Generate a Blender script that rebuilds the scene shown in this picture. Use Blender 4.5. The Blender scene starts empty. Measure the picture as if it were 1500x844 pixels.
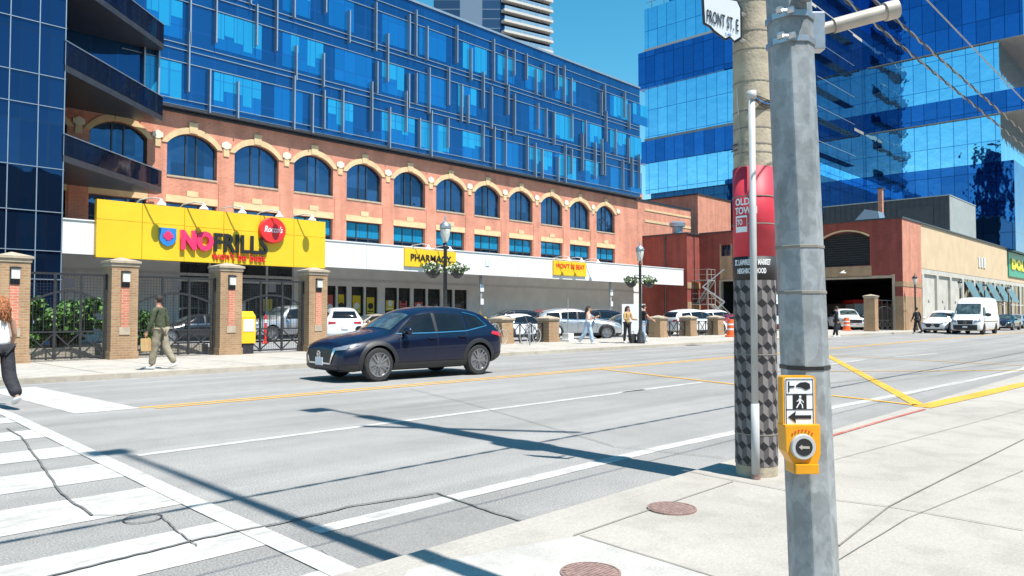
import bpy, bmesh, math, random
from mathutils import Vector, Matrix, Euler
from mathutils.bvhtree import BVHTree
from mathutils.geometry import tessellate_polygon
random.seed(7)
R = math.radians; PI = math.pi
SC = bpy.context.scene; COL = SC.collection
# ------------------------------------------------------------------ camera
HC = 1.45; FP = 1100.0; YAW = R(43.66); PIT = R(1.98)
cd = bpy.data.cameras.new("camera"); cam = bpy.data.objects.new("camera", cd); COL.objects.link(cam)
cd.sensor_width = 36; cd.lens = 36*FP/1500; cd.clip_start = .05; cd.clip_end = 3000
cam.location = (0, 0, HC); cam.rotation_euler = (PI/2+PIT, 0, YAW-PI/2)
SC.camera = cam
# ------------------------------------------------------------------ sky, sun, exposure
SUN_EL = R(63); SDIR = Vector((.032, 1, -math.tan(SUN_EL))).normalized()
W = bpy.data.worlds.new("World"); SC.world = W; W.use_nodes = True
wn = W.node_tree.nodes; wl = W.node_tree.links
bg = wn['Background']; sk = wn.new('ShaderNodeTexSky'); sk.sky_type = 'NISHITA'; sk.sun_disc = False
sk.sun_elevation = SUN_EL; sk.sun_rotation = PI; sk.altitude = 100; sk.air_density = 1.0; sk.dust_density = .3; sk.ozone_density = 1.2
hs = wn.new('ShaderNodeHueSaturation'); hs.inputs['Hue'].default_value = .472; hs.inputs['Saturation'].default_value = 1.4
wl.new(sk.outputs[0], hs.inputs['Color']); wl.new(hs.outputs[0], bg.inputs[0]); bg.inputs[1].default_value = .115
sd = bpy.data.lights.new("sun", 'SUN'); sd.energy = 5.0; sd.angle = R(.53); sd.color = (1, .955, .88)
so = bpy.data.objects.new("sun", sd); COL.objects.link(so); so.rotation_euler = SDIR.to_track_quat('-Z', 'Y').to_euler()
vs = SC.view_settings; vs.view_transform = 'Standard'; vs.look = 'None'; vs.gamma = 1; vs.use_curve_mapping = False; vs.exposure = .72
SC.cycles.max_bounces = 6; SC.cycles.caustics_reflective = False; SC.cycles.caustics_refractive = False
# ------------------------------------------------------------------ pixel -> place helpers (rays of the survey photograph)
CA, SA = math.cos(YAW), math.sin(YAW)
def ray(px, py):
    tx = (px-750)/FP; ty = (422-py)/FP
    f = math.cos(PIT)-ty*math.sin(PIT); u = math.sin(PIT)+ty*math.cos(PIT)
    return Vector((f*CA+tx*SA, f*SA-tx*CA, u))
def G(px, py, z=0.0):
    d = ray(px, py); s = (z-HC)/d.z; return Vector((d.x*s, d.y*s, z))
def PY(px, py, Y):
    d = ray(px, py); s = Y/d.y; return Vector((d.x*s, Y, HC+d.z*s))
def PX(px, py, X):
    d = ray(px, py); s = X/d.x; return Vector((X, d.y*s, HC+d.z*s))
def AT(px, dist, z=0.0):
    d = ray(px, 460); s = dist/(d.x*CA+d.y*SA); return Vector((d.x*s, d.y*s, z))
# ------------------------------------------------------------------ materials
def mat(name, col, rough=.6, metal=0.0, spec=.5, noise=None, bump=None, coord='obj', coat=0, emit=None):
    m = bpy.data.materials.new(name); m.use_nodes = True; nt = m.node_tree; N = nt.nodes; L = nt.links
    b = N['Principled BSDF']; b.inputs['Base Color'].default_value = (*col, 1); b.inputs['Roughness'].default_value = rough
    b.inputs['Metallic'].default_value = metal; b.inputs['Specular IOR Level'].default_value = spec
    b.inputs['Coat Weight'].default_value = coat; b.inputs['Coat Roughness'].default_value = .03
    if emit: b.inputs['Emission Color'].default_value = (*emit[0], 1); b.inputs['Emission Strength'].default_value = emit[1]
    if noise is None: noise = (6.0, .12)
    tc = N.new('ShaderNodeTexCoord'); src = tc.outputs['Object']
    if coord == 'pos':
        g = N.new('ShaderNodeNewGeometry'); src = g.outputs['Position']
    nz = N.new('ShaderNodeTexNoise'); nz.inputs['Scale'].default_value = noise[0]; nz.inputs['Detail'].default_value = 5
    L.new(src, nz.inputs['Vector'])
    mr = N.new('ShaderNodeMapRange'); mr.inputs[1].default_value = .3; mr.inputs[2].default_value = .7
    mr.inputs[3].default_value = 1-noise[1]; mr.inputs[4].default_value = 1+noise[1]; L.new(nz.outputs[0], mr.inputs[0])
    mx = N.new('ShaderNodeVectorMath'); mx.operation = 'SCALE'; mx.inputs[0].default_value = col; L.new(mr.outputs[0], mx.inputs['Scale'])
    L.new(mx.outputs[0], b.inputs['Base Color'])
    if bump:
        n2 = N.new('ShaderNodeTexNoise'); n2.inputs['Scale'].default_value = bump[0]; n2.inputs['Detail'].default_value = 4; L.new(src, n2.inputs['Vector'])
        bp = N.new('ShaderNodeBump'); bp.inputs['Strength'].default_value = bump[1]; bp.inputs['Distance'].default_value = bump[2] if len(bump) > 2 else .02
        L.new(n2.outputs[0], bp.inputs['Height']); L.new(bp.outputs[0], b.inputs['Normal'])
    return m
def brickmat(name, c1, c2, mortar, bw=.22, bh=.075, ms=.012, patch=.12, rough=.85):
    m = bpy.data.materials.new(name); m.use_nodes = True; nt = m.node_tree; N = nt.nodes; L = nt.links; b = N['Principled BSDF']
    b.inputs['Roughness'].default_value = rough; b.inputs['Specular IOR Level'].default_value = .2
    g = N.new('ShaderNodeNewGeometry'); sp = N.new('ShaderNodeSeparateXYZ'); L.new(g.outputs['Position'], sp.inputs[0])
    ad = N.new('ShaderNodeMath'); L.new(sp.outputs[0], ad.inputs[0]); L.new(sp.outputs[1], ad.inputs[1])
    cb = N.new('ShaderNodeCombineXYZ'); L.new(ad.outputs[0], cb.inputs[0]); L.new(sp.outputs[2], cb.inputs[1])
    br = N.new('ShaderNodeTexBrick'); L.new(cb.outputs[0], br.inputs['Vector'])
    br.inputs['Scale'].default_value = 1; br.inputs['Brick Width'].default_value = bw; br.inputs['Row Height'].default_value = bh; br.inputs['Mortar Size'].default_value = ms
    br.inputs['Color1'].default_value = (*c1, 1); br.inputs['Color2'].default_value = (*c2, 1); br.inputs['Mortar'].default_value = (*mortar, 1)
    nz = N.new('ShaderNodeTexNoise'); nz.inputs['Scale'].default_value = 1.1; nz.inputs['Detail'].default_value = 6; L.new(g.outputs['Position'], nz.inputs['Vector'])
    mr = N.new('ShaderNodeMapRange'); mr.inputs[1].default_value = .3; mr.inputs[2].default_value = .7; mr.inputs[3].default_value = 1-patch; mr.inputs[4].default_value = 1+patch; L.new(nz.outputs[0], mr.inputs[0])
    # weather streaks, stretched in Z
    mp = N.new('ShaderNodeMapping'); mp.inputs['Scale'].default_value = (2.2, 2.2, .12); L.new(g.outputs['Position'], mp.inputs[0])
    n3 = N.new('ShaderNodeTexNoise'); n3.inputs['Scale'].default_value = 1; n3.inputs['Detail'].default_value = 3; L.new(mp.outputs[0], n3.inputs['Vector'])
    m3 = N.new('ShaderNodeMapRange'); m3.inputs[1].default_value = .35; m3.inputs[2].default_value = .65; m3.inputs[3].default_value = .88; m3.inputs[4].default_value = 1.08; L.new(n3.outputs[0], m3.inputs[0])
    mm = N.new('ShaderNodeMath'); mm.operation = 'MULTIPLY'; L.new(mr.outputs[0], mm.inputs[0]); L.new(m3.outputs[0], mm.inputs[1])
    v = N.new('ShaderNodeVectorMath'); v.operation = 'SCALE'; L.new(br.outputs[0], v.inputs[0]); L.new(mm.outputs[0], v.inputs['Scale']); L.new(v.outputs[0], b.inputs['Base Color'])
    bp = N.new('ShaderNodeBump'); bp.inputs['Strength'].default_value = .4; bp.inputs['Distance'].default_value = .01; bp.invert = True
    L.new(br.outputs['Fac'], bp.inputs['Height']); L.new(bp.outputs[0], b.inputs['Normal'])
    return m
def glassmat(name, c1, c2, pw=1.5, ph=3.8, line=(.01, .02, .05), ms=.05, metal=.85, rough=.04, wob=.04, joint=True, zoff=0.0, uoff=0.0):
    """coated curtain-wall glass: pane grid, slight tint change and tilt from pane to pane"""
    m = bpy.data.materials.new(name); m.use_nodes = True; nt = m.node_tree; N = nt.nodes; L = nt.links; b = N['Principled BSDF']
    b.inputs['Roughness'].default_value = rough; b.inputs['Metallic'].default_value = metal; b.inputs['Specular IOR Level'].default_value = .8
    g = N.new('ShaderNodeNewGeometry'); sp = N.new('ShaderNodeSeparateXYZ'); L.new(g.outputs['Position'], sp.inputs[0])
    ad = N.new('ShaderNodeMath'); L.new(sp.outputs[0], ad.inputs[0]); L.new(sp.outputs[1], ad.inputs[1])
    a2 = N.new('ShaderNodeMath'); L.new(ad.outputs[0], a2.inputs[0]); a2.inputs[1].default_value = uoff
    a3 = N.new('ShaderNodeMath'); L.new(sp.outputs[2], a3.inputs[0]); a3.inputs[1].default_value = zoff
    cb = N.new('ShaderNodeCombineXYZ'); L.new(a2.outputs[0], cb.inputs[0]); L.new(a3.outputs[0], cb.inputs[1])
    br = N.new('ShaderNodeTexBrick'); br.offset = 0; L.new(cb.outputs[0], br.inputs['Vector'])
    br.inputs['Scale'].default_value = 1; br.inputs['Brick Width'].default_value = pw; br.inputs['Row Height'].default_value = ph; br.inputs['Mortar Size'].default_value = ms if joint else 0
    br.inputs['Color1'].default_value = (*c1, 1); br.inputs['Color2'].default_value = (*c2, 1); br.inputs['Mortar'].default_value = (*line, 1)
    L.new(br.outputs[0], b.inputs['Base Color'])
    nz = N.new('ShaderNodeTexNoise'); nz.inputs['Scale'].default_value = .7; nz.inputs['Detail'].default_value = 2; L.new(g.outputs['Position'], nz.inputs['Vector'])
    bp = N.new('ShaderNodeBump'); bp.inputs['Strength'].default_value = wob; bp.inputs['Distance'].default_value = .3
    L.new(nz.outputs[0], bp.inputs['Height'])
    L.new(bp.outputs[0], b.inputs['Normal'])
    return m
def groundmat(name, col, speck=.25, patch=.12, rough=.9, pscale=.35, sscale=60, streak=0.0, blot=(.9, 1.04), gum=0):
    m = bpy.data.materials.new(name); m.use_nodes = True; nt = m.node_tree; N = nt.nodes; L = nt.links; b = N['Principled BSDF']
    b.inputs['Roughness'].default_value = rough; b.inputs['Specular IOR Level'].default_value = .25
    g = N.new('ShaderNodeNewGeometry')
    def rng(scale, lo, hi, det=4, vec=None, a=.3, c=.7):
        n = N.new('ShaderNodeTexNoise'); n.inputs['Scale'].default_value = scale; n.inputs['Detail'].default_value = det; L.new(vec or g.outputs['Position'], n.inputs['Vector'])
        r = N.new('ShaderNodeMapRange'); r.inputs[1].default_value = a; r.inputs[2].default_value = c; r.inputs[3].default_value = lo; r.inputs[4].default_value = hi; L.new(n.outputs[0], r.inputs[0]); return r.outputs[0], n
    s1, n1 = rng(sscale, 1-speck, 1+speck, 3); s2, n2 = rng(pscale, 1-patch, 1+patch, 6)
    mu = N.new('ShaderNodeMath'); mu.operation = 'MULTIPLY'; L.new(s1, mu.inputs[0]); L.new(s2, mu.inputs[1]); out = mu.outputs[0]
    if streak:
        mp = N.new('ShaderNodeMapping'); mp.inputs['Scale'].default_value = (.05, 1.3, 1); L.new(g.outputs['Position'], mp.inputs[0])
        s3, n3 = rng(1.0, 1-streak, 1+streak, 5, mp.outputs[0]); m2 = N.new('ShaderNodeMath'); m2.operation = 'MULTIPLY'; L.new(out, m2.inputs[0]); L.new(s3, m2.inputs[1]); out = m2.outputs[0]
    s4, n4 = rng(3.1, blot[0], blot[1], 8, None, .38, .5); m3 = N.new('ShaderNodeMath'); m3.operation = 'MULTIPLY'; L.new(out, m3.inputs[0]); L.new(s4, m3.inputs[1]); out = m3.outputs[0]
    if gum:   # trodden gum spots and faint stains
        vo = N.new('ShaderNodeTexVoronoi'); vo.inputs['Scale'].default_value = 2.1; L.new(g.outputs['Position'], vo.inputs['Vector'])
        r5 = N.new('ShaderNodeMapRange'); r5.inputs[1].default_value = .035; r5.inputs[2].default_value = .06; r5.inputs[3].default_value = .66; r5.inputs[4].default_value = 1; L.new(vo.outputs['Distance'], r5.inputs[0])
        m5 = N.new('ShaderNodeMath'); m5.operation = 'MULTIPLY'; L.new(out, m5.inputs[0]); L.new(r5.outputs[0], m5.inputs[1]); out = m5.outputs[0]
    v = N.new('ShaderNodeVectorMath'); v.operation = 'SCALE'; v.inputs[0].default_value = col; L.new(out, v.inputs['Scale']); L.new(v.outputs[0], b.inputs['Base Color'])
    bp = N.new('ShaderNodeBump'); bp.inputs['Strength'].default_value = .35; bp.inputs['Distance'].default_value = .004; L.new(n1.outputs[0], bp.inputs['Height']); L.new(bp.outputs[0], b.inputs['Normal'])
    return m
M = {}
M['asphalt'] = groundmat('asphalt', (.262, .254, .245), .40, .09, streak=.17, sscale=75, blot=(.965,1.02))
M['patch'] = groundmat('newer_asphalt', (.235, .228, .22), .25, .06, sscale=90, blot=(.96,1.02))
M['lot'] = groundmat('lot_asphalt', (.27, .27, .275), .15, .12)
M['concrete'] = groundmat('sidewalk_concrete', (.36, .335, .30), .12, .10, pscale=.6, sscale=70, blot=(.93,1.03), gum=1)
M['concrete_pale'] = groundmat('pale_concrete', (.41, .395, .37), .12, .06, pscale=.7, sscale=70)
M['concrete_far'] = groundmat('far_concrete', (.40, .37, .33), .10, .10, pscale=.5, sscale=30)
M['curb'] = groundmat('kerb_concrete', (.40, .36, .30), .1, .15)
def paintmat(name, col, base, wear=.5):
    m = groundmat(name, col, .10, .07, pscale=1.2, sscale=30); nt = m.node_tree; N = nt.nodes; L = nt.links; b = N['Principled BSDF']
    g = N.new('ShaderNodeNewGeometry'); mp = N.new('ShaderNodeMapping'); mp.inputs['Scale'].default_value = (.8, 3, 1); L.new(g.outputs['Position'], mp.inputs[0])
    n = N.new('ShaderNodeTexNoise'); n.inputs['Scale'].default_value = 4; n.inputs['Detail'].default_value = 9; n.inputs['Roughness'].default_value = .7; L.new(mp.outputs[0], n.inputs['Vector'])
    r = N.new('ShaderNodeMapRange'); r.inputs[1].default_value = .60-.1*wear; r.inputs[2].default_value = .72; L.new(n.outputs[0], r.inputs[0])
    mx = N.new('ShaderNodeMix'); mx.data_type = 'RGBA'; src = b.inputs['Base Color'].links[0].from_socket
    L.new(r.outputs[0], mx.inputs[0]); L.new(src, mx.inputs[6]); mx.inputs[7].default_value = (*base, 1); L.new(mx.outputs[2], b.inputs['Base Color'])
    return m
M['white_paint'] = paintmat('white_road_paint', (.46, .45, .425), (.27, .265, .26), 1.3)
M['yellow_paint'] = paintmat('yellow_road_paint', (.60, .33, .045), (.27, .26, .24), .6)
M['red_paint'] = paintmat('red_marking_paint', (.42, .13, .10), (.3, .3, .3), .9)
M['crack'] = mat('crack_sealant', (.135, .132, .13), .85, noise=(9, .3), coord='pos')
M['joint'] = mat('joint_dirt', (.22, .205, .18), .9)
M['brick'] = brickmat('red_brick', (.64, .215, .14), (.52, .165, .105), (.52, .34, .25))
M['brick_dark'] = brickmat('shade_toned_brick', (.33, .062, .048), (.26, .05, .04), (.24, .10, .08))  # darker red brick: shade of the market's side faces put into the colour
M['brick_tan'] = brickmat('tan_brown_brick', (.42, .26, .145), (.33, .19, .10), (.38, .29, .2), bw=.2, bh=.07)
M['tan_stone'] = mat('tan_stone', (.60, .44, .25), .8, noise=(2, .12), coord='pos', bump=(30, .2, .01))
M['cap_stone'] = mat('cap_stone', (.40, .33, .25), .85, noise=(5, .15), coord='pos', bump=(20, .3, .01))
M['pale_stone'] = mat('pale_stone', (.68, .62, .50), .8, coord='pos')
M['beige'] = mat('beige_stucco', (.60, .45, .29), .9, noise=(.8, .07), coord='pos')
M['conc_panel'] = mat('concrete_panels', (.50, .48, .43), .85, noise=(1.2, .12), coord='pos')
M['white_panel'] = mat('white_metal_panels', (.72, .72, .71), .45, noise=(.6, .04), coord='pos')
M['white_wall'] = mat('white_rendered_wall', (.76, .75, .72), .8, noise=(.9, .08), coord='pos')
M['soffit'] = mat('grey_soffit', (.62, .62, .60), .7, coord='pos')
M['yellow'] = mat('yellow_sign_panel', (.78, .49, .02), .4, noise=(1, .05), coord='pos')
M['pink'] = mat('pink_red_letters', (.80, .035, .13), .35, noise=(8, .04))
M['red'] = mat('red_sign', (.72, .03, .03), .35, noise=(8, .04))
M['black'] = mat('black_satin', (.018, .018, .02), .4, noise=(8, .2))
M['blue_logo'] = mat('blue_logo', (.03, .20, .55), .35, noise=(8, .04))
M['green_sign'] = mat('green_sign', (.02, .30, .19), .4, noise=(2, .04), coord='pos')
M['sign_yellow'] = mat('sign_letter_yellow', (.9, .72, .02), .4)
M['iron'] = mat('black_wrought_iron', (.028, .03, .034), .45, noise=(10, .3))
M['dark_metal'] = mat('dark_bronze_metal', (.04, .042, .05), .4, noise=(3, .2), coord='pos')
M['dark_clad'] = mat('charcoal_ribbed_cladding', (.05, .053, .06), .6, noise=(2, .15), coord='pos')
M['louvre'] = mat('dark_louvre', (.075, .072, .072), .6, coord='pos')
M['grey_clad'] = mat('grey_metal_cladding', (.33, .35, .34), .6, noise=(1, .08), coord='pos')
M['alu'] = mat('anodised_aluminium', (.30, .36, .43), .4, metal=.5, noise=(4, .05), coord='pos')
def galvmat():
    m = mat('galvanised_steel', (.26, .285, .30), .5, metal=.08, noise=(5, .25), bump=(70, .15, .003)); nt = m.node_tree; N = nt.nodes; L = nt.links; b = N['Principled BSDF']
    src = b.inputs['Base Color'].links[0].from_socket; tc = N.new('ShaderNodeTexCoord'); mp = N.new('ShaderNodeMapping'); mp.inputs['Scale'].default_value = (1, 1, .6); L.new(tc.outputs['Object'], mp.inputs[0])
    n = N.new('ShaderNodeTexNoise'); n.inputs['Scale'].default_value = 20; n.inputs['Detail'].default_value = 9; n.inputs['Distortion'].default_value = .4; L.new(mp.outputs[0], n.inputs['Vector'])
    r = N.new('ShaderNodeMapRange'); r.inputs[1].default_value = .47; r.inputs[2].default_value = .53; r.inputs[3].default_value = .88; r.inputs[4].default_value = 1.09; L.new(n.outputs[0], r.inputs[0])
    n2 = N.new('ShaderNodeTexVoronoi'); n2.inputs['Scale'].default_value = 42; L.new(tc.outputs['Object'], n2.inputs['Vector'])
    r2 = N.new('ShaderNodeMapRange'); r2.inputs[1].default_value = 0; r2.inputs[2].default_value = 1; r2.inputs[3].default_value = .88; r2.inputs[4].default_value = 1.12; L.new(n2.outputs['Color'], r2.inputs[0])
    mu = N.new('ShaderNodeMath'); mu.operation = 'MULTIPLY'; L.new(r.outputs[0], mu.inputs[0]); L.new(r2.outputs[0], mu.inputs[1])
    v = N.new('ShaderNodeVectorMath'); v.operation = 'SCALE'; L.new(src, v.inputs[0]); L.new(mu.outputs[0], v.inputs['Scale']); L.new(v.outputs[0], b.inputs['Base Color']); return m
M['galv'] = galvmat()
M['galv_clean'] = mat('zinc_hardware', (.50, .52, .54), .35, metal=.8, noise=(20, .15))
M['pipe'] = mat('weathered_pipe', (.44, .40, .35), .6, metal=.2, noise=(12, .18))
M['pvc'] = mat('pale_conduit', (.43, .44, .44), .5, noise=(5, .1))
M['pole_conc'] = mat('spun_concrete', (.40, .345, .26), .9, noise=(7, .22), bump=(40, .5, .01))
M['wire'] = mat('cable_black', (.03, .03, .03), .5)
M['wire_pale'] = mat('cable_silver', (.35, .34, .33), .4, metal=.5)
M['rubber'] = mat('tyre_rubber', (.025, .025, .026), .8, noise=(20, .2))
M['rim'] = mat('silver_alloy', (.36, .37, .39), .32, metal=.8)
M['rim_dark'] = mat('dark_alloy', (.08, .08, .085), .4, metal=.7)
M['car_glass'] = mat('tinted_car_glass', (.008, .010, .013), .05, spec=.45, noise=(3, .3))
M['screen_glass'] = mat('windscreen_glass', (.05, .075, .08), .04, spec=.7, noise=(3, .8), coat=.3)
M['black_trim'] = mat('black_car_trim', (.02, .021, .023), .5, noise=(20, .15))
M['chrome'] = mat('chrome_trim', (.75, .76, .78), .12, metal=1)
M['headlight'] = mat('headlight_lens', (.26, .29, .33), .08, metal=.4, coat=1)
M['taillight'] = mat('taillight_lens', (.42, .01, .012), .15, coat=1)
M['plate'] = mat('licence_plate', (.72, .74, .78), .4)
M['navy_car'] = mat('navy_metallic_paint', (.0016, .0055, .024), .32, metal=0, spec=.35, noise=(200, .25), coat=.55)
M['white_car'] = mat('white_car_paint', (.72, .73, .74), .3, noise=(3, .03), coat=.8)
M['silver_car'] = mat('silver_car_paint', (.42, .44, .46), .3, metal=.5, noise=(3, .05), coat=.8)
M['black_car'] = mat('black_car_paint', (.012, .013, .016), .2, noise=(3, .1), coat=1)
M['beige_car'] = mat('champagne_car_paint', (.42, .36, .27), .3, metal=.4, coat=.8)
M['maroon_car'] = mat('maroon_car_paint', (.20, .02, .03), .25, metal=.2, coat=.8)
M['orange'] = mat('orange_plastic', (.85, .14, .03), .5)
M['refl_white'] = mat('reflective_white', (.8, .8, .8), .4)
M['leaf'] = mat('leaf_green', (.085, .20, .032), .55, noise=(3, .45), coord='pos')
M['leaf_pale'] = mat('pale_leaf', (.16, .25, .07), .55, noise=(9, .4), coord='pos')
M['leaf_dark'] = mat('dark_leaf', (.035, .08, .02), .6, noise=(9, .4), coord='pos')
M['bark'] = mat('bark', (.13, .09, .06), .9)
M['soil'] = mat('mulch', (.12, .08, .055), .95, noise=(12, .4), coord='pos')
M['flower'] = mat('white_flower', (.75, .72, .66), .7)
M['skin'] = mat('skin', (.55, .30, .20), .55, noise=(8, .06))
M['skin_dark'] = mat('darker_skin', (.36, .19, .12), .55)
M['hair_red'] = mat('auburn_hair', (.33, .12, .045), .7, noise=(25, .4), bump=(35, .9, .03))
M['hair_dark'] = mat('dark_hair', (.03, .022, .018), .7, noise=(25, .4), bump=(40, .8, .02))
M['cloth_white'] = mat('white_cotton', (.75, .74, .72), .9, bump=(14, .5, .02))
M['cloth_black'] = mat('black_cloth', (.02, .021, .027), .85, noise=(10, .3), bump=(12, .6, .03))
M['cloth_olive'] = mat('olive_jacket', (.065, .075, .04), .85, noise=(9, .3), bump=(11, .7, .03))
M['cloth_khaki'] = mat('khaki_cloth', (.27, .235, .17), .9, noise=(9, .2), bump=(10, .7, .03))
M['denim'] = mat('pale_denim', (.36, .47, .60), .85, noise=(12, .2), bump=(12, .5, .02))
M['paper_bag'] = mat('brown_paper_bag', (.50, .32, .14), .85)
M['shoe'] = mat('white_shoe', (.70, .70, .70), .6)
M['lamp_glass'] = mat('frosted_lamp_glass', (.62, .62, .58), .25, coat=.5)
M['push_yellow'] = mat('yellow_push_button_housing', (.70, .31, .008), .4, noise=(15, .08))
M['sign_white'] = mat('white_sign_face', (.80, .81, .82), .35, noise=(4, .04))
M['rust'] = mat('manhole_iron', (.25, .165, .145), .7, noise=(25, .3), bump=(60, .8, .01))
M['glass_main'] = glassmat('deep_blue_spandrel_glass', (.008, .085, .25), (.005, .066, .20), 1.307, 3.5, (.02, .09, .30), .03, metal=.55, rough=.05)
M['glass_win'] = glassmat('vision_blue_glass', (.010, .18, .46), (.008, .155, .40), .9, 2.2, (.02, .1, .35), .02, metal=.55, rough=.05)
M['blind'] = glassmat('cyan_glass_over_blinds', (.02, .33, .58), (.016, .28, .52), .98, 5, (.02, .15, .4), .02, metal=.35, rough=.08)
M['glass_brick'] = glassmat('dark_window_glass', (.05, .125, .26), (.018, .055, .12), .95, 5, metal=.75, rough=.03, joint=False, wob=.12)
M['glass_store'] = mat('storefront_glass', (.03, .035, .04), .04, spec=.9, noise=(2, .5), coord='pos')
M['glass_tower'] = glassmat('dark_navy_tower_glass', (.016, .055, .14), (.011, .040, .11), 1.05, 1.9, (.03, .05, .09), .02, metal=.8, rough=.03)
M['glass_balc'] = glassmat('dark_balcony_glass', (.02, .035, .08), (.014, .025, .06), .9, 5, (.05, .06, .08), .025, metal=.7, rough=.05)
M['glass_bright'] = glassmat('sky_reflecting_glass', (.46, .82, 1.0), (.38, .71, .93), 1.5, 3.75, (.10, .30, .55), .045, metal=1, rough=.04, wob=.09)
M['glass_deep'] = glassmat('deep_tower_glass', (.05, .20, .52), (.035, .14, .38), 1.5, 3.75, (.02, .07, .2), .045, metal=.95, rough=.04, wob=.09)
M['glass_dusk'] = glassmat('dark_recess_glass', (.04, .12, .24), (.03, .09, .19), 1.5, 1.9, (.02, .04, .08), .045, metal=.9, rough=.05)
M['grey_slab'] = mat('grey_slab_concrete', (.30, .29, .28), .8, noise=(1, .1), coord='pos')
M['cream_slab'] = mat('pale_slab_edge', (.50, .47, .43), .8, noise=(1, .05), coord='pos')
M['condo_glass'] = glassmat('condo_dark_glass', (.06, .10, .17), (.04, .07, .12), 2.2, 3.0, (.35, .33, .36), .12, metal=.6, rough=.08)
M['condo_rail'] = glassmat('pale_balcony_glass', (.32, .42, .50), (.24, .34, .42), 1.6, 9, (.45, .5, .55), .06, metal=.4, rough=.1)
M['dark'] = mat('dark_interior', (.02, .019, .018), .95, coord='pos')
M['poster_y'] = mat('yellow_poster', (.75, .55, .03), .6); M['poster_r'] = mat('red_white_poster', (.62, .12, .10), .6)
M['hex_a'] = mat('wrap_light_grey', (.21, .19, .19), .6); M['hex_b'] = mat('wrap_mid_grey', (.085, .08, .082), .6); M['hex_c'] = mat('wrap_black', (.014, .014, .017), .6)
M['wrap_red'] = mat('wrap_red', (.56, .035, .06), .55, noise=(9, .1)); M['wrap_black'] = mat('wrap_band_black', (.03, .028, .03), .6)
M['teal_glass'] = mat('green_glass_awning', (.10, .14, .135), .25, spec=.8, coord='pos')
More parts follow.
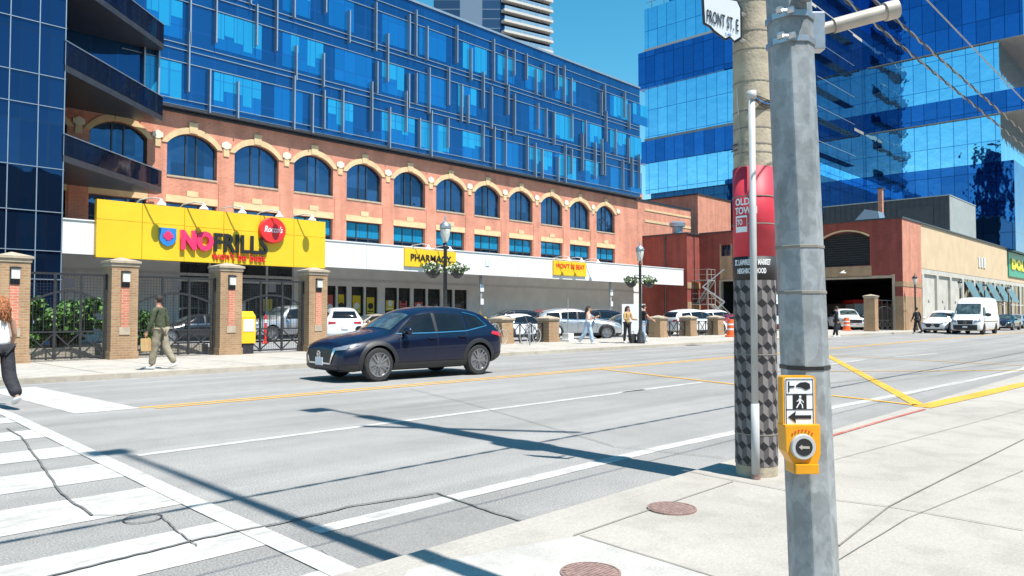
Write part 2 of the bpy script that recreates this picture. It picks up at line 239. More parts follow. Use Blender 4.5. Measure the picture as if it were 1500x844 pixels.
# ------------------------------------------------------------------ mesh helper
class MB:
    def __init__(s): s.v = []; s.f = []; s.m = []; s.mi = 0
    def add(s, vs, fs):
        o = len(s.v); s.v += [Vector(p) for p in vs]; s.f += [tuple(i+o for i in f) for f in fs]; s.m += [s.mi]*len(fs); return s
    def box(s, x0, x1, y0, y1, z0, z1, T=None):
        if x0 > x1: x0, x1 = x1, x0
        if y0 > y1: y0, y1 = y1, y0
        if z0 > z1: z0, z1 = z1, z0
        v = [Vector(p) for p in ((x0,y0,z0),(x1,y0,z0),(x1,y1,z0),(x0,y1,z0),(x0,y0,z1),(x1,y0,z1),(x1,y1,z1),(x0,y1,z1))]
        if T: v = [T @ p for p in v]
        return s.add(v, [(0,3,2,1),(4,5,6,7),(0,1,5,4),(1,2,6,5),(2,3,7,6),(3,0,4,7)])
    def prism(s, pts, ext):
        pts = [Vector(p) for p in pts]; e = Vector(ext); n = len(pts)
        tr = tessellate_polygon([pts]); 
        a = [tuple(t) for t in tr]
        fs = a + [tuple(i+n for i in reversed(t)) for t in a] + [(i, (i+1) % n, (i+1) % n+n, i+n) for i in range(n)]
        return s.add(pts+[p+e for p in pts], fs)
    def bar(s, a, b, w, h=None, up=(0,0,1)):
        a = Vector(a); b = Vector(b); h = h or w; d = (b-a).normalized(); u = Vector(up)
        if abs(d.dot(u)) > .98: u = Vector((1,0,0))
        sx = d.cross(u).normalized()*w/2; sz = sx.cross(d).normalized()*h/2
        v = [a-sx-sz, a+sx-sz, a+sx+sz, a-sx+sz, b-sx-sz, b+sx-sz, b+sx+sz, b-sx+sz]
        return s.add(v, [(0,1,2,3),(7,6,5,4),(0,4,5,1),(1,5,6,2),(2,6,7,3),(3,7,4,0)])
    def tube(s, path, r, n=8, cap=True):
        path = [Vector(p) for p in path]; rs = r if isinstance(r, (list, tuple)) else [r]*len(path); vs = []; fs = []
        for i, p in enumerate(path):
            d = (path[min(i+1, len(path)-1)]-path[max(i-1, 0)]).normalized(); u = Vector((0,0,1)) if abs(d.z) < .95 else Vector((1,0,0))
            a = d.cross(u).normalized(); b = a.cross(d)
            vs += [p+(a*math.cos(2*PI*k/n)+b*math.sin(2*PI*k/n))*rs[i] for k in range(n)]
        for i in range(len(path)-1):
            for k in range(n): fs.append((i*n+k, i*n+(k+1) % n, (i+1)*n+(k+1) % n, (i+1)*n+k))
        if cap: fs += [tuple(range(n)), tuple(reversed(range((len(path)-1)*n, len(path)*n)))]
        return s.add(vs, fs)
    def lathe(s, prof, n=16, c=(0,0,0), axis='z', rot=0):
        c = Vector(c); vs = []; fs = []
        for r, z in prof:
            for k in range(n):
                a = 2*PI*k/n+rot; p = Vector((r*math.cos(a), r*math.sin(a), z))
                if axis == 'y': p = Vector((p.x, p.z, p.y))
                if axis == 'x': p = Vector((p.z, p.x, p.y))
                vs.append(p+c)
        for i in range(len(prof)-1):
            for k in range(n): fs.append((i*n+k, i*n+(k+1) % n, (i+1)*n+(k+1) % n, (i+1)*n+k))
        fs += [tuple(range(n)), tuple(reversed(range((len(prof)-1)*n, len(prof)*n)))]
        return s.add(vs, fs)
    def ball(s, c, r, sx=1, sy=1, sz=1, n=10, m=7):
        return s.add(*ballgeo(c, r, sx, sy, sz, n, m))
    def poly(s, pts, z=None):
        pts = [Vector((p[0], p[1], p[2] if z is None else z)) for p in pts]
        tr = tessellate_polygon([pts]); s.add(pts, [])
        o = len(s.v)-len(pts)
        for t in tr:
            a, b, c = [pts[i] for i in t]
            if (b-a).cross(c-a).z < 0: t = (t[0], t[2], t[1])
            s.f.append(tuple(i+o for i in t)); s.m.append(s.mi)
        return s
    def build(s, name, mats, parent=None, smooth=False, bevel=0, seg=2, loc=None, fixn=True, auto=None):
        me = bpy.data.meshes.new(name); me.from_pydata([tuple(v) for v in s.v], [], s.f)
        if not isinstance(mats, (list, tuple)): mats = [mats]
        for m in mats: me.materials.append(M[m] if isinstance(m, str) else m)
        if len(mats) > 1: me.polygons.foreach_set('material_index', s.m)
        if fixn:
            bm = bmesh.new(); bm.from_mesh(me); bmesh.ops.recalc_face_normals(bm, faces=bm.faces); bm.to_mesh(me); bm.free()
        if bevel:
            bm = bmesh.new(); bm.from_mesh(me)
            ed = [e for e in bm.edges if len(e.link_faces) == 2 and e.calc_face_angle(0) > .6]
            bmesh.ops.bevel(bm, geom=ed, offset=bevel, segments=seg, profile=.7, affect='EDGES', clamp_overlap=True); bm.to_mesh(me); bm.free()
        if smooth: me.polygons.foreach_set('use_smooth', [True]*len(me.polygons))
        me.update()
        if smooth == 'auto':
            try: me.set_sharp_from_angle(angle=R(auto or 40))
            except Exception: pass
        o = bpy.data.objects.new(name, me); COL.objects.link(o); o.parent = parent
        if loc is not None: o.location = loc
        return o
def ballgeo(c, r, sx=1, sy=1, sz=1, n=10, m=7):
    vs = [(c[0], c[1], c[2]+r*sz)]; fs = []
    for i in range(1, m):
        th = PI*i/m
        for k in range(n):
            a = 2*PI*k/n; vs.append((c[0]+r*sx*math.sin(th)*math.cos(a), c[1]+r*sy*math.sin(th)*math.sin(a), c[2]+r*sz*math.cos(th)))
    vs.append((c[0], c[1], c[2]-r*sz)); b = len(vs)-1
    for k in range(n): fs.append((0, 1+k, 1+(k+1) % n)); fs.append((b, 1+(m-2)*n+(k+1) % n, 1+(m-2)*n+k))
    for i in range(m-2):
        for k in range(n): fs.append((1+i*n+k, 1+(i+1)*n+k, 1+(i+1)*n+(k+1) % n, 1+i*n+(k+1) % n))
    return vs, fs
def tag(o, label=None, cat=None, group=None, kind=None):
    if label: o['label'] = label
    if cat: o['category'] = cat
    if group: o['group'] = group
    if kind: o['kind'] = kind
    return o
def thing(name, label, cat, loc=(0,0,0), rz=0, group=None):
    o = bpy.data.objects.new(name, None); o.empty_display_size = .3; COL.objects.link(o); o.location = loc; o.rotation_euler = (0,0,rz)
    return tag(o, label, cat, group)
def struct(name, mb, m, label=None, **k):
    o = mb.build(name, m, **k); o['kind'] = 'structure'
    if label: o['label'] = label; o['category'] = name.replace('_', ' ')
    return o
def dup(o, parent=None, loc=None, rz=None, label=None, group=None):
    c = o.copy(); COL.objects.link(c); c.parent = parent
    for ch in list(o.children): dup(ch, c)
    if loc is not None: c.location = loc
    if rz is not None: c.rotation_euler = (0,0,rz)
    if label: c['label'] = label
    if group: c['group'] = group
    return c
def recolor(o, old, new):
    for q in [o]+list(o.children_recursive):
        if q.type != 'MESH': continue
        for i, sl in enumerate(q.material_slots):
            if sl.material and sl.material == M[old]:
                sl.link = 'OBJECT'; sl.material = M[new]
def evalmesh(o):
    dg = bpy.context.evaluated_depsgraph_get(); dg.update(); me = bpy.data.meshes.new_from_object(o.evaluated_get(dg)); return me
def text(body, w, h, m, origin, ux, uz, parent, name='lettering', depth=.02, bold=.02, wrap=None, align='L', shear=0):
    """raised lettering; (ux, uz) span its plane; wrap=(cx, cy, r, a0) bends it round a pole"""
    cu = bpy.data.curves.new(name, 'FONT'); cu.body = body; cu.size = 1; cu.extrude = .01; cu.offset = bold; cu.resolution_u = 3; cu.shear = shear
    t = bpy.data.objects.new(name, cu); COL.objects.link(t); me = evalmesh(t); bpy.data.objects.remove(t)
    xs = [v.co.x for v in me.vertices]; ys = [v.co.y for v in me.vertices]; x0, x1, y0, y1 = min(xs), max(xs), min(ys), max(ys)
    ux = Vector(ux).normalized(); uz = Vector(uz).normalized(); nn = ux.cross(uz); o = Vector(origin)
    for v in me.vertices:
        a = (v.co.x-x0)/(x1-x0)*w; b = (v.co.y-y0)/(y1-y0)*h; c = depth if v.co.z > 0 else 0
        if align == 'C': a -= w/2
        if wrap:
            cx, cy, r, a0 = wrap; an = a0+a/r; v.co = Vector((cx+(r+c)*math.cos(an), cy+(r+c)*math.sin(an), o.z+b))
        else: v.co = o+ux*a+uz*b+nn*c
    me.name = name; me.materials.clear(); me.materials.append(M[m])
    ob = bpy.data.objects.new(name, me); COL.objects.link(ob); ob.parent = parent; return ob
# ================================================================== GROUND
g = MB(); g.poly([(-400,-300),(900,-300),(900,900),(-400,900)], z=-.03); struct('ground', g, 'lot')
CURB = 3.4; FC = 18.2
g = MB(); g.poly([(-120,CURB),(400,CURB),(400,FC),(-120,FC)], z=0); struct('road', g, 'asphalt')
g = MB(); g.poly([(-120,-60),(.2,-60),(.2,CURB),(-120,CURB)], z=0); struct('side_road', g, 'asphalt')
g = MB(); g.poly([(-120,FC),(-60,FC),(3.2,FC),(3.2,FC),(2.6,20),(2.6,80),(-120,80)], z=0); struct('side_road', g, 'asphalt')
NZ = .09
g = MB(); g.box(.2,400,-60,CURB-.16,-.03,NZ); struct('pavement', g, 'concrete')
g = MB(); g.box(.2,400,CURB-.16,CURB,-.03,NZ+.003); struct('kerb', g, 'concrete', bevel=.012)
p = MB(); p.poly([G(598,836,NZ),G(700,812,NZ),G(850,786,NZ),G(1045,846,NZ),G(1045,900,NZ),G(560,900,NZ)], z=NZ+.005); struct('pavement_ramp', p, 'concrete_pale')
g = MB(); g.box(2.6,55,FC,24.6,-.03,.12); g.prism([(55,18.2,-.03),(58,17.6,-.03),(400,17.6,-.03),(400,24.6,-.03),(55,24.6,-.03)], (0,0,.15)); struct('far_pavement', g, 'concrete_far')
g = MB(); g.box(2.45,55,FC-.16,FC-.001,-.03,.124); g.box(58,400,17.44,17.599,-.03,.124); struct('far_kerb', g, 'curb', bevel=.012)
g = MB(); g.poly([(2.6,24.6),(66,24.6),(66,60),(2.6,60)], z=.03); struct('parking_lot', g, 'lot')
g = MB(); g.poly([(40,24.7),(66,24.7),(66,37),(40,37)], z=.036); struct('forecourt', g, 'concrete_far')
g = MB(); g.poly([G(470,806),G(560,757),G(640,723),G(760,752),G(845,783),G(700,810),G(598,834),G(520,846)], z=.0035); struct('asphalt_patch', g, 'patch')
def strip(pts, w, m, name, z=.004, label=None):
    pts = [Vector((q[0], q[1], 0)) for q in pts]; b = MB(); L = []; Rr = []
    for i, q in enumerate(pts):
        d = (pts[min(i+1, len(pts)-1)]-pts[max(i-1, 0)]).normalized(); n = Vector((-d.y, d.x, 0)); ww = w[i] if isinstance(w, list) else w
        L.append(q+n*ww/2); Rr.append(q-n*ww/2)
    v = [Vector((a.x, a.y, z)) for a in L]+[Vector((a.x, a.y, z)) for a in Rr]; n = len(pts)
    b.add(v, [(n+i, n+i+1, i+1, i) for i in range(n-1)]); return struct(name, b, m, label, fixn=False)
# crosswalk
b = MB()
for y0, y1 in ((3.45,3.75),(4.4,5.13),(5.81,6.58),(7.15,7.93),(8.58,9.25),(10.1,10.85),(11.75,12.4),(13.3,13.85),(14.8,15.3),(16.2,16.7)):
    b.poly([(-3.2,y0),(2.44+.04*(y0-4),y0),(2.44+.04*(y1-4),y1),(-3.2,y1)], z=.004)
struct('crosswalk_marking', b, 'white_paint')
strip([(2.42,3.45),(2.55,6.5),(2.85,12.6),(2.9,16.9)], .17, 'white_paint', 'crosswalk_edge_line', .008)
b = MB(); b.poly([(3.55,12.15),(4.45,12.15),(4.3,17.2),(3.45,17.2)], z=.004); struct('stop_line', b, 'white_paint')
strip([(2.95,8.12),(12.2,8.12)], .13, 'white_paint', 'lane_line')
for px0, py0, px1, py1 in ((910,575,1030,560),(1310,523,1372,518),(1216,534,1266,527)):
    a = G(px0, py0); c = G(px1, py1); strip([a, c], .14, 'white_paint', 'lane_line')
for x in (58, 68, 78, 90): strip([(x,8.2),(x+3.5,8.2)], .14, 'white_paint', 'lane_line')
strip([(2.75,4.45),(7,4.47),G(1080,633),G(1216,598),G(1350,572),G(1500,541),(60,8.0-.2)], .17, 'white_paint', 'edge_line')
strip([(4.45,12.2),(400,12.2)], .12, 'yellow_paint', 'centre_line'); strip([G(880,541),(400,11.55)], .1, 'yellow_paint', 'centre_line')
strip([(4.6,11.95),G(885,541)], .1, 'yellow_paint', 'centre_line', .006)
for a in (((880,541),(1350,595),.12), ((1210,520),(1352,597),.2), ((1075,545),(1500,543),.1), ((1216,521),(1500,536),.1)):
    strip([G(*a[0]), G(*a[1])], a[2], 'yellow_paint', 'box_marking', .009)
strip([G(1350,597,NZ),G(1432,579,NZ),G(1500,563,NZ),G(1700,531,NZ)], .26, 'yellow_paint', 'kerbside_marking', NZ+.008)
strip([G(1212,641,NZ),G(1300,615,NZ),G(1355,600,NZ)], .05, 'red_paint', 'utility_marking', NZ+.008)
strip([(3.4,17.75),(60,17.5)], .1, 'white_paint', 'edge_line')
# cracks and joints
def jit(pts, n=6, a=.03):
    out = []
    for p, q in zip(pts[:-1], pts[1:]):
        for k in range(n):
            t = k/n; v = p.lerp(q, t); out.append(Vector((v.x+random.uniform(-a, a), v.y+random.uniform(-a, a), 0)))
    return out+[pts[-1]]
for pts, w in (([(10,628),(30,640),(60,680),(90,725),(135,757)], .055), ([(135,757),(200,755)], .03), ([(60,850),(200,815),(300,790),(410,768),(520,742),(640,724)], .075),
               ([(640,724),(700,745),(790,775),(850,790)], .06), ([(600,570),(680,590),(800,625),(900,655),(1060,672)], .03), ([(560,600),(700,585),(900,573)], .02),
               ([(480,612),(700,592),(1000,583),(1080,577)], .02), ([(240,760),(262,782),(288,802)], .03), ([(1216,562),(1300,553),(1500,528)], .06), ([(1216,568),(1330,556),(1500,534)], .04), ([(1250,547),(1340,549),(1360,548)], .07)):
    strip(jit([G(*q) for q in pts], 8, .008), w*.34, 'crack', 'road_crack', .0125)
for pts, w in (([(1228,801),(1302,743),(1500,644)], .02), ([(1000,690),(1228,734),(1302,743),(1500,778)], .018), ([(850,786),(1060,851)], .02), ([(840,786),(960,745),(1075,706)], .015), ([(1216,676),(1500,600)], .012), ([(1216,830),(1330,760),(1500,690)], .01)):
    strip(jit([G(q[0], q[1], NZ) for q in pts], 3, .003), w*.6, 'joint', 'pavement_joint', NZ+.009)
for x in [4+1.9*i for i in range(28)]: strip([(x,FC),(x,24.5)], .02, 'joint', 'pavement_joint', .1245)
strip([(2.6,20.9),(58,20.9)], .02, 'joint', 'pavement_joint', .126)
for x in [8+2.7*i for i in range(16)]: strip([(x,30.5),(x+.2,35.5)], .1, 'white_paint', 'parking_line', .041)
def disc(c, r, name, m, label, cat, group=None, z=NZ):
    b = MB(); b.lathe([(r, -.02), (r, .002), (r*.93, .004), (r*.93, .001), (0.001, .001)], 28, (0,0,0))
    for i in range(-6, 7):
        L_ = math.sqrt(max(0, (r*.88)**2-(i*r*.14)**2)); b.box(-L_, L_, i*r*.14-.008, i*r*.14+.008, .001, .0045)
    o = b.build(name, m, loc=(c.x, c.y, z)); return tag(o, label, cat, group)
disc(G(984,746,NZ), .17, 'manhole_cover', 'rust', 'round rusty pink iron cover in the pavement left of the concrete pole', 'manhole cover', z=NZ+.01)
disc(G(865,841,NZ), .16, 'manhole_cover', 'rust', 'round rusty iron cover cut off by the bottom edge on the pale ramp slab', 'manhole cover', z=NZ+.01)
b = MB()
for k in range(24): a = 2*PI*k/24; a2 = 2*PI*(k+1)/24; b.add([(r_*math.cos(t_), r_*math.sin(t_), .006) for r_, t_ in ((.13,a),(.13,a2),(.118,a2),(.118,a))], [(0,1,2,3)])
tag(b.build('valve_cover', 'dark_metal', loc=(*G(209,761)[:2], .003)), 'small dark round valve cover set in the crosswalk', 'valve cover')
b = MB(); q = G(1040,507,0)
for i in range(6): b.box(-.4+i*.14, -.33+i*.14, -.14, .14, 0, .01)
b.box(-.45,.45,-.17,-.14,0,.012); b.box(-.45,.45,.14,.17,0,.012)
tag(b.build('storm_drain', 'dark_metal', loc=(q.x, FC-.35, .003)), 'dark storm drain grate against the far kerb', 'drain')

# ================================================================== MAIN BRICK AND GLASS BUILDING
YF = 42.5; BL = thing('office_building', 'long red brick building with arched windows and a blue glass upper block', 'building', (40, YF, 0))
def wp(mb, name, m, parent=None, root=None, **k):
    """build world-coordinate mesh as a child of a thing that stands elsewhere"""
    off = Vector((0,0,0)); q = parent
    while q is not None: off += Vector(q.location); q = q.parent
    for i, v in enumerate(mb.v): mb.v[i] = v-off
    return mb.build(name, m, parent, **k)
def wtext(body, w, h, m, origin, ux, uz, parent, **k):
    o = text(body, w, h, m, origin, ux, uz, parent, **k); off = Vector((0,0,0)); q = parent
    while q is not None: off += Vector(q.location); q = q.parent
    for v in o.data.vertices: v.co -= off
    return o
def wallholes(mb, outer, holes, Y, depth, plane='y'):
    """wall face in the X-Z plane (or Y-Z when plane='x') with real openings and reveals"""
    def P(a, z, d=0): return Vector((a, Y+d, z)) if plane == 'y' else Vector((Y+d, a, z))
    loops = [[P(*p) for p in outer]]+[[P(*p) for p in h] for h in holes]
    fl = [p for l in loops for p in l]; mb.add(fl, [tuple(t) for t in tessellate_polygon(loops)])
    for h in holes:
        n = len(h); a = [P(*p) for p in h]; c = [P(p[0], p[1], depth) for p in h]
        mb.add(a+c, [(i, (i+1) % n, (i+1) % n+n, i+n) for i in range(n)])
def archpts(c, hw, z0, zs, zc, n=12):
    rise = zc-zs; rad = (hw*hw+rise*rise)/(2*rise); a0 = math.asin(hw/rad)
    return [(c-hw, z0), (c+hw, z0)]+[(c+rad*math.sin(a0-2*a0*i/n), zc-rad+rad*math.cos(a0-2*a0*i/n)) for i in range(n+1)]
def bayX(n): return 3.921*(n+15)-40.63
HW = 1.43; bays = list(range(-3, 11)); holes = []
for n in bays:
    holes.append(archpts(bayX(n), HW, 9.2, 11.0, 11.68)); holes.append([(bayX(n)-HW,6.0),(bayX(n)+HW,6.0),(bayX(n)+HW,7.7),(bayX(n)-HW,7.7)])
b = MB(); wallholes(b, [(4,5.42),(63.59,5.42),(63.59,3.5),(72.9,3.5),(72.9,12.75),(4,12.75)], holes, YF, .35)
b.box(72.55,72.9,YF+.002,YF+20,0,12.75); b.box(4,72.9,YF+.4,YF+20,12.4,12.72)
wp(b, 'wall', 'brick', BL, fixn=False)
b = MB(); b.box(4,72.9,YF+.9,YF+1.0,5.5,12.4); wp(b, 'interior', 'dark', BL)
b = MB(); b.box(4.5,72.95,YF-.06,YF+.5,12.752,12.9); b.box(63,72.98,YF-.1,YF+.2,12.9,12.97); wp(b, 'cornice', 'dark_metal', BL)
b = MB(); b.box(64,72.9,YF-.05,YF-.003,10.75,11.0); b.box(64,72.9,YF-.05,YF-.003,11.9,12.1); wp(b, 'stone_course', 'tan_stone', BL)
for n in bays:
    c = bayX(n); z = YF+.28
    ap = archpts(c, HW, 9.2, 11.0, 11.68)
    b = MB(); b.prism([(x, z, zz) for x, zz in ap], (0,.03,0)); w = wp(b, 'arched_window', 'glass_brick', BL)
    b = MB()
    for x in (c-HW+.05, c-.3, c+.3, c+HW-.05): b.box(x-.035,x+.035,z-.06,z-.003,9.2,11.0+(.66 if abs(x-c) < 1 else 0))
    b.box(c-HW,c+HW,z-.06,z-.004,9.2,9.28)
    for (x0, z0), (x1, z1) in zip(ap[2:-1], ap[3:]): b.bar((x0,z-.03,z0-.03),(x1,z-.03,z1-.03),.06,.07,up=(0,1,0))
    wp(b, 'window_frame', 'dark_metal', w)
    b = MB(); o = archpts(c, HW+.31, 10.9, 11.0, 12.04); inn = archpts(c, HW+.002, 10.9, 11.0, 11.682)
    for i in range(2, len(o)-1):
        q = [(o[i][0],YF-.06,o[i][1]),(o[i+1][0],YF-.06,o[i+1][1]),(inn[i+1][0],YF-.06,inn[i+1][1]),(inn[i][0],YF-.06,inn[i][1])]; b.prism(q, (0,.057,0))
    b.prism([(c-.22,YF-.1,11.72),(c+.22,YF-.1,11.72),(c+.26,YF-.1,12.32),(c-.26,YF-.1,12.32)], (0,.097,0))
    wp(b, 'arch_surround', 'tan_stone', BL)
    if n < 10:
        b = MB(); b.box(c+HW+.364,c+3.921-HW-.364,YF-.055,YF-.003,10.7,11.15); wp(b, 'impost', 'tan_stone', BL)
    b = MB(); m_ = c+1.96; b.lathe([(.05,-.04),(.24,-.03),(.24,.05),(.001,.05)], 8, (m_,YF-.055,11.35), 'y'); b.box(m_-.28,m_+.28,YF-.08,YF-.003,11.22,11.48); wp(b, 'medallion', 'pale_stone', BL)
    b = MB(); b.box(c-HW,c+HW,YF-.05,YF+.3,9.1,9.2); wp(b, 'sill', 'cap_stone', BL)
    b = MB(); b.box(c-HW,c+HW,z,z+.03,6.0,7.7); w = wp(b, 'window', 'glass_brick', BL)
    b = MB()
    for x in (c-HW+.04, c-.47, c+.47, c+HW-.04): b.box(x-.035,x+.035,z-.05,z-.003,6.0,7.7)
    b.box(c-HW,c+HW,z-.052,z-.004,6.55,6.62); b.box(c-HW,c+HW,z-.052,z-.004,7.63,7.7); wp(b, 'window_frame', 'dark_metal', w)
    if n > 1:
        b = MB()
        for x in (-.95, 0, .95): b.box(c+x-.42,c+x+.42,z-.012,z-.002,6.65,7.6)
        wp(b, 'blind', 'blind', w)
    b = MB(); b.box(c-HW-.05,c+HW+.05,YF-.04,YF-.003,7.702,8.1); b.box(c-.32,c+.32,YF-.06,YF-.004,8.1,8.42); wp(b, 'lintel', 'tan_stone', BL)
    b = MB(); x0 = c+HW+.1; b.box(x0,c+3.921-HW-.1,YF-.035,YF-.003,6.0,9.05) if n < 10 else None
    if n < 10: wp(b, 'pier', 'brick', BL)
# blue curtain wall
X0, X1, ZB, ZT = 14.2, 62.7, 12.93, 24.05; YC = YF-.32
b = MB(); b.box(9.9,X1,YC,YF+18,ZB,ZT); wp(b, 'curtain_wall', 'glass_main', BL)
b = MB(); b.box(X0-.02,X1+.02,YC-.1,YC-.003,ZT-.06,ZT+.1); wp(b, 'parapet_cap', 'alu', BL)
b = MB(); b.box(X0,X1+.03,YC-.12,YC-.003,ZB-.05,ZB+.16); b.box(X0,X1,YC-.2,YC-.12,ZB-.03,ZB+.03); wp(b, 'base_flashing', 'dark_metal', BL)
rows = [(13.35,15.55),(16.85,19.05),(20.35,22.45)]
b = MB()
for z0, z1 in rows:
    for z in (z0-.25, z1, z1+.72): b.box(X0,X1,YC-.06,YC-.003,z-.022,z+.022)
b.box(X0,X1,YC-.07,YC-.003,ZB+.5,ZB+.54); wp(b, 'transom', 'alu', BL)
rnd = random.Random(3)
for ri, (z0, z1) in enumerate(rows):
    for k in range(13):
        xc = X0+1.2+k*3.80+rnd.choice((0, .98))*.5; 
        if rnd.random() < .06: continue
        wd = rnd.choice((1.96, 2.6, 2.94)); 
        b = MB(); b.box(xc,xc+wd,YC-.012,YC-.002,z0,z1-.05); w = wp(b, 'office_window', 'glass_win', BL)
        b = MB(); nb = int(round(wd/.65)); any_ = False
        base = rnd.choice((.45, .6, .9, .5))
        for j in range(nb):
            if rnd.random() < .1: continue
            h = min(1.0, base+rnd.choice((0, 0, .12, .3)))*(z1-z0-.1); b.box(xc+j*wd/nb+.015,xc+(j+1)*wd/nb-.015,YC-.02,YC-.013,z1-.06-h,z1-.06); any_ = True
        if any_ and rnd.random() < .82: wp(b, 'blind', 'blind', w)
nf = 0
for i in range(38):
    x = X0+1.0+i*1.27+rnd.uniform(-.25, .25)
    if x > X1-.3: break
    for base in (13.0, 16.2, 19.6):
        if rnd.random() < .78 and nf < 98:
            l = rnd.choice((2.2, 2.5, 2.9, 3.4)); zz = base+rnd.choice((-.1, .4, .9, 1.4)); zz = max(zz, 12.95); xx = x+rnd.uniform(-.35, .35)
            b = MB(); b.box(xx-.04,xx+.04,YC-.32,YC-.003,zz,min(zz+l, ZT)); wp(b, 'fin', 'alu', BL); nf += 1
b = MB(); b.box(63.4,66.6,YF+2,YF+8,12.9,14.2); wp(b, 'roof_block', mat('orange_render', (.62, .24, .12), .8), BL)
# ------- glass corner tower with diagonal balconies (left)
TW = thing('glass_tower', 'dark blue glass corner tower with three diagonal balconies at the left edge', 'building', (6, 36, 0))
tx0, tx1, ty = 3.0, 9.86, 35.9
b = MB(); b.box(tx0,tx1,ty,ty+6.55,0,40); wp(b, 'glass_wall', 'glass_tower', TW)
b = MB()
for x in (tx1-.04, 8.85, 7.8, 6.7): b.box(x-.018,x+.018,ty-.05,ty-.003,0,40)
for z in (1.6,2.9,4.1,5.75,7.6,10.2,11.5,13.7,15.0,17.4): b.box(tx0,tx1,ty-.06,ty-.004,z-.016,z+.016)
wp(b, 'mullion', 'alu', TW)
def PD(px, py):   # diagonal balcony plane through (16.7,42) with heading (.745,.667)
    d = ray(px, py); n = Vector((.667,-.745,0)); s = (16.7*.667-42*.745)/(d.x*n.x+d.y*n.y); return Vector((d.x*s, d.y*s, HC+d.z*s))
pA, pB = PD(93, 200), PD(238, 200)
dg = Vector((pB.x-pA.x, pB.y-pA.y, 0)).normalized()
nrm = Vector((dg.y, -dg.x, 0))
for zt, zb in ((11.05+4.05, 9.25+4.5), (11.3, 9.95), (7.55, 6.35)):
    pass
for (a, c) in (((95,197),(94,237)), ((107,66),(107,110)), ((180,2),(150,8))):
    zt = PD(*a).z; zb = PD(*c).z
    if a[0] == 180: zt, zb = zt_prev+3.95, zb_prev+3.95
    zt_prev, zb_prev = zt, zb
    P0 = Vector((pA.x, pA.y, 0)); P1 = Vector((pB.x, pB.y, 0))
    b = MB(); b.prism([P0+Vector((0,0,zb)), P1+Vector((0,0,zb)), Vector((P1.x,YF-.36,zb)), Vector((P0.x,YF-.36,zb))], (0,0,.28)); sl = wp(b, 'balcony', 'dark_metal', TW)
    b = MB(); q = P0-nrm*.04; q2 = P1-nrm*.04
    b.prism([q+Vector((0,0,zb+.3)), q2+Vector((0,0,zb+.3)), q2+Vector((0,0,zt)), q+Vector((0,0,zt))], nrm*.03); wp(b, 'glass_rail', 'glass_balc', sl)
    b = MB(); b.bar(P0+Vector((0,0,zt+.02)), P1+Vector((0,0,zt+.02)), .04, .04); wp(b, 'handrail', 'alu', sl)
# ------- store canopy
CY = 37.0
CN = thing('store_canopy', 'long white flat canopy over the parking bays of the grocery store', 'canopy', (35, CY, 0))
cz0 = 4.12; cz1 = 5.62
b = MB(); 
for i in range(16):
    x0 = 9.9+i*3.27; b.box(x0+.008,min(x0+3.262, 62.1),CY,CY+.2,cz0,cz1)
wp(b, 'fascia', 'white_panel', CN)
b = MB(); b.box(9.9,62.08,CY+.2,YF-.07,cz0+.5,cz1-.25); b.box(9.9,62.08,CY+.22,CY+.34,cz0+.02,cz0+.5); wp(b, 'roof', 'soffit', CN)
b = MB(); b.box(9.9,62.1,CY-.05,CY+.26,cz1,cz1+.06); wp(b, 'edge_trim', 'white_panel', CN)
for px in (704, 894):
    q = PY(px, 420, CY+.6); b = MB(); b.tube([(q.x,CY+.6,1.2),(q.x,CY+.6,cz0+.5)], .11, 10); c_ = wp(b, 'column', 'pvc', CN, smooth=True)
    b = MB(); b.box(q.x-.3,q.x+.3,CY+.3,CY+.9,0,1.25); wp(b, 'column_base', 'yellow', c_, bevel=.03)
    b = MB(); b.box(q.x-.17,q.x+.17,CY+.44,CY+.47,3.0,3.5); b.box(q.x-.14,q.x+.14,CY+.44,CY+.47,2.1,2.5); wp(b, 'notice', 'sign_white', c_)
for x in (36.3, 45.6, 56.0):
    b = MB(); b.box(x-.17,x+.17,CY-.04,CY-.002,4.75,5.25); wp(b, 'junction_box', 'soffit', CN)
b = MB()
for x in (20, 26, 31, 37, 43, 50, 57): b.box(x,x+.7,CY+2.5,CY+3,cz0+.42,cz0+.498)
wp(b, 'soffit_light', 'sign_white', CN)
# store front wall under the canopy
SY = 42.62
ST = BL
wins = []
ent = [(PY(262,420,SY).x, PY(438,420,SY).x)]
def sx(px): return PY(px, 430, SY).x
grp = [(478,492),(495,508),(515,533),(536,553),(564,582),(584,601),(606,624),(627,645),(650,663),(666,684)]
hol = [[(sx(262),.1),(sx(430),.1),(sx(430),4.55),(sx(262),4.55)]]+[[(sx(a),.5),(sx(c_),.5),(sx(c_),3.3),(sx(a),3.3)] for a, c_ in grp]
b = MB(); wallholes(b, [(9.9,0),(63.6,0),(63.59,5.4),(9.9,5.4)], hol, SY, .25); wp(b, 'store_wall', 'white_wall', ST, fixn=False)
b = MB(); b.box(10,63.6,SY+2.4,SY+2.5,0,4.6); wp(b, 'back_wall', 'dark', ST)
b = MB(); b.box(9.9,63.5,SY-.06,SY-.002,3.62,3.78); wp(b, 'wall_band', 'soffit', ST)
e0, e1 = sx(262), sx(430)
b = MB(); b.box(e0,e1,SY+.16,SY+.18,.1,4.55); w = wp(b, 'entrance_glazing', 'glass_store', ST)
b = MB()
for i in range(5): x = e0+(e1-e0)*i/4; b.box(x-.06,x+.06,SY+.05,SY+.155,.1,4.55)
for z in (.1, 3.3, 4.45): b.box(e0,e1,SY+.052,SY+.153,z,z+.12)
wp(b, 'frame', 'white_panel', w)
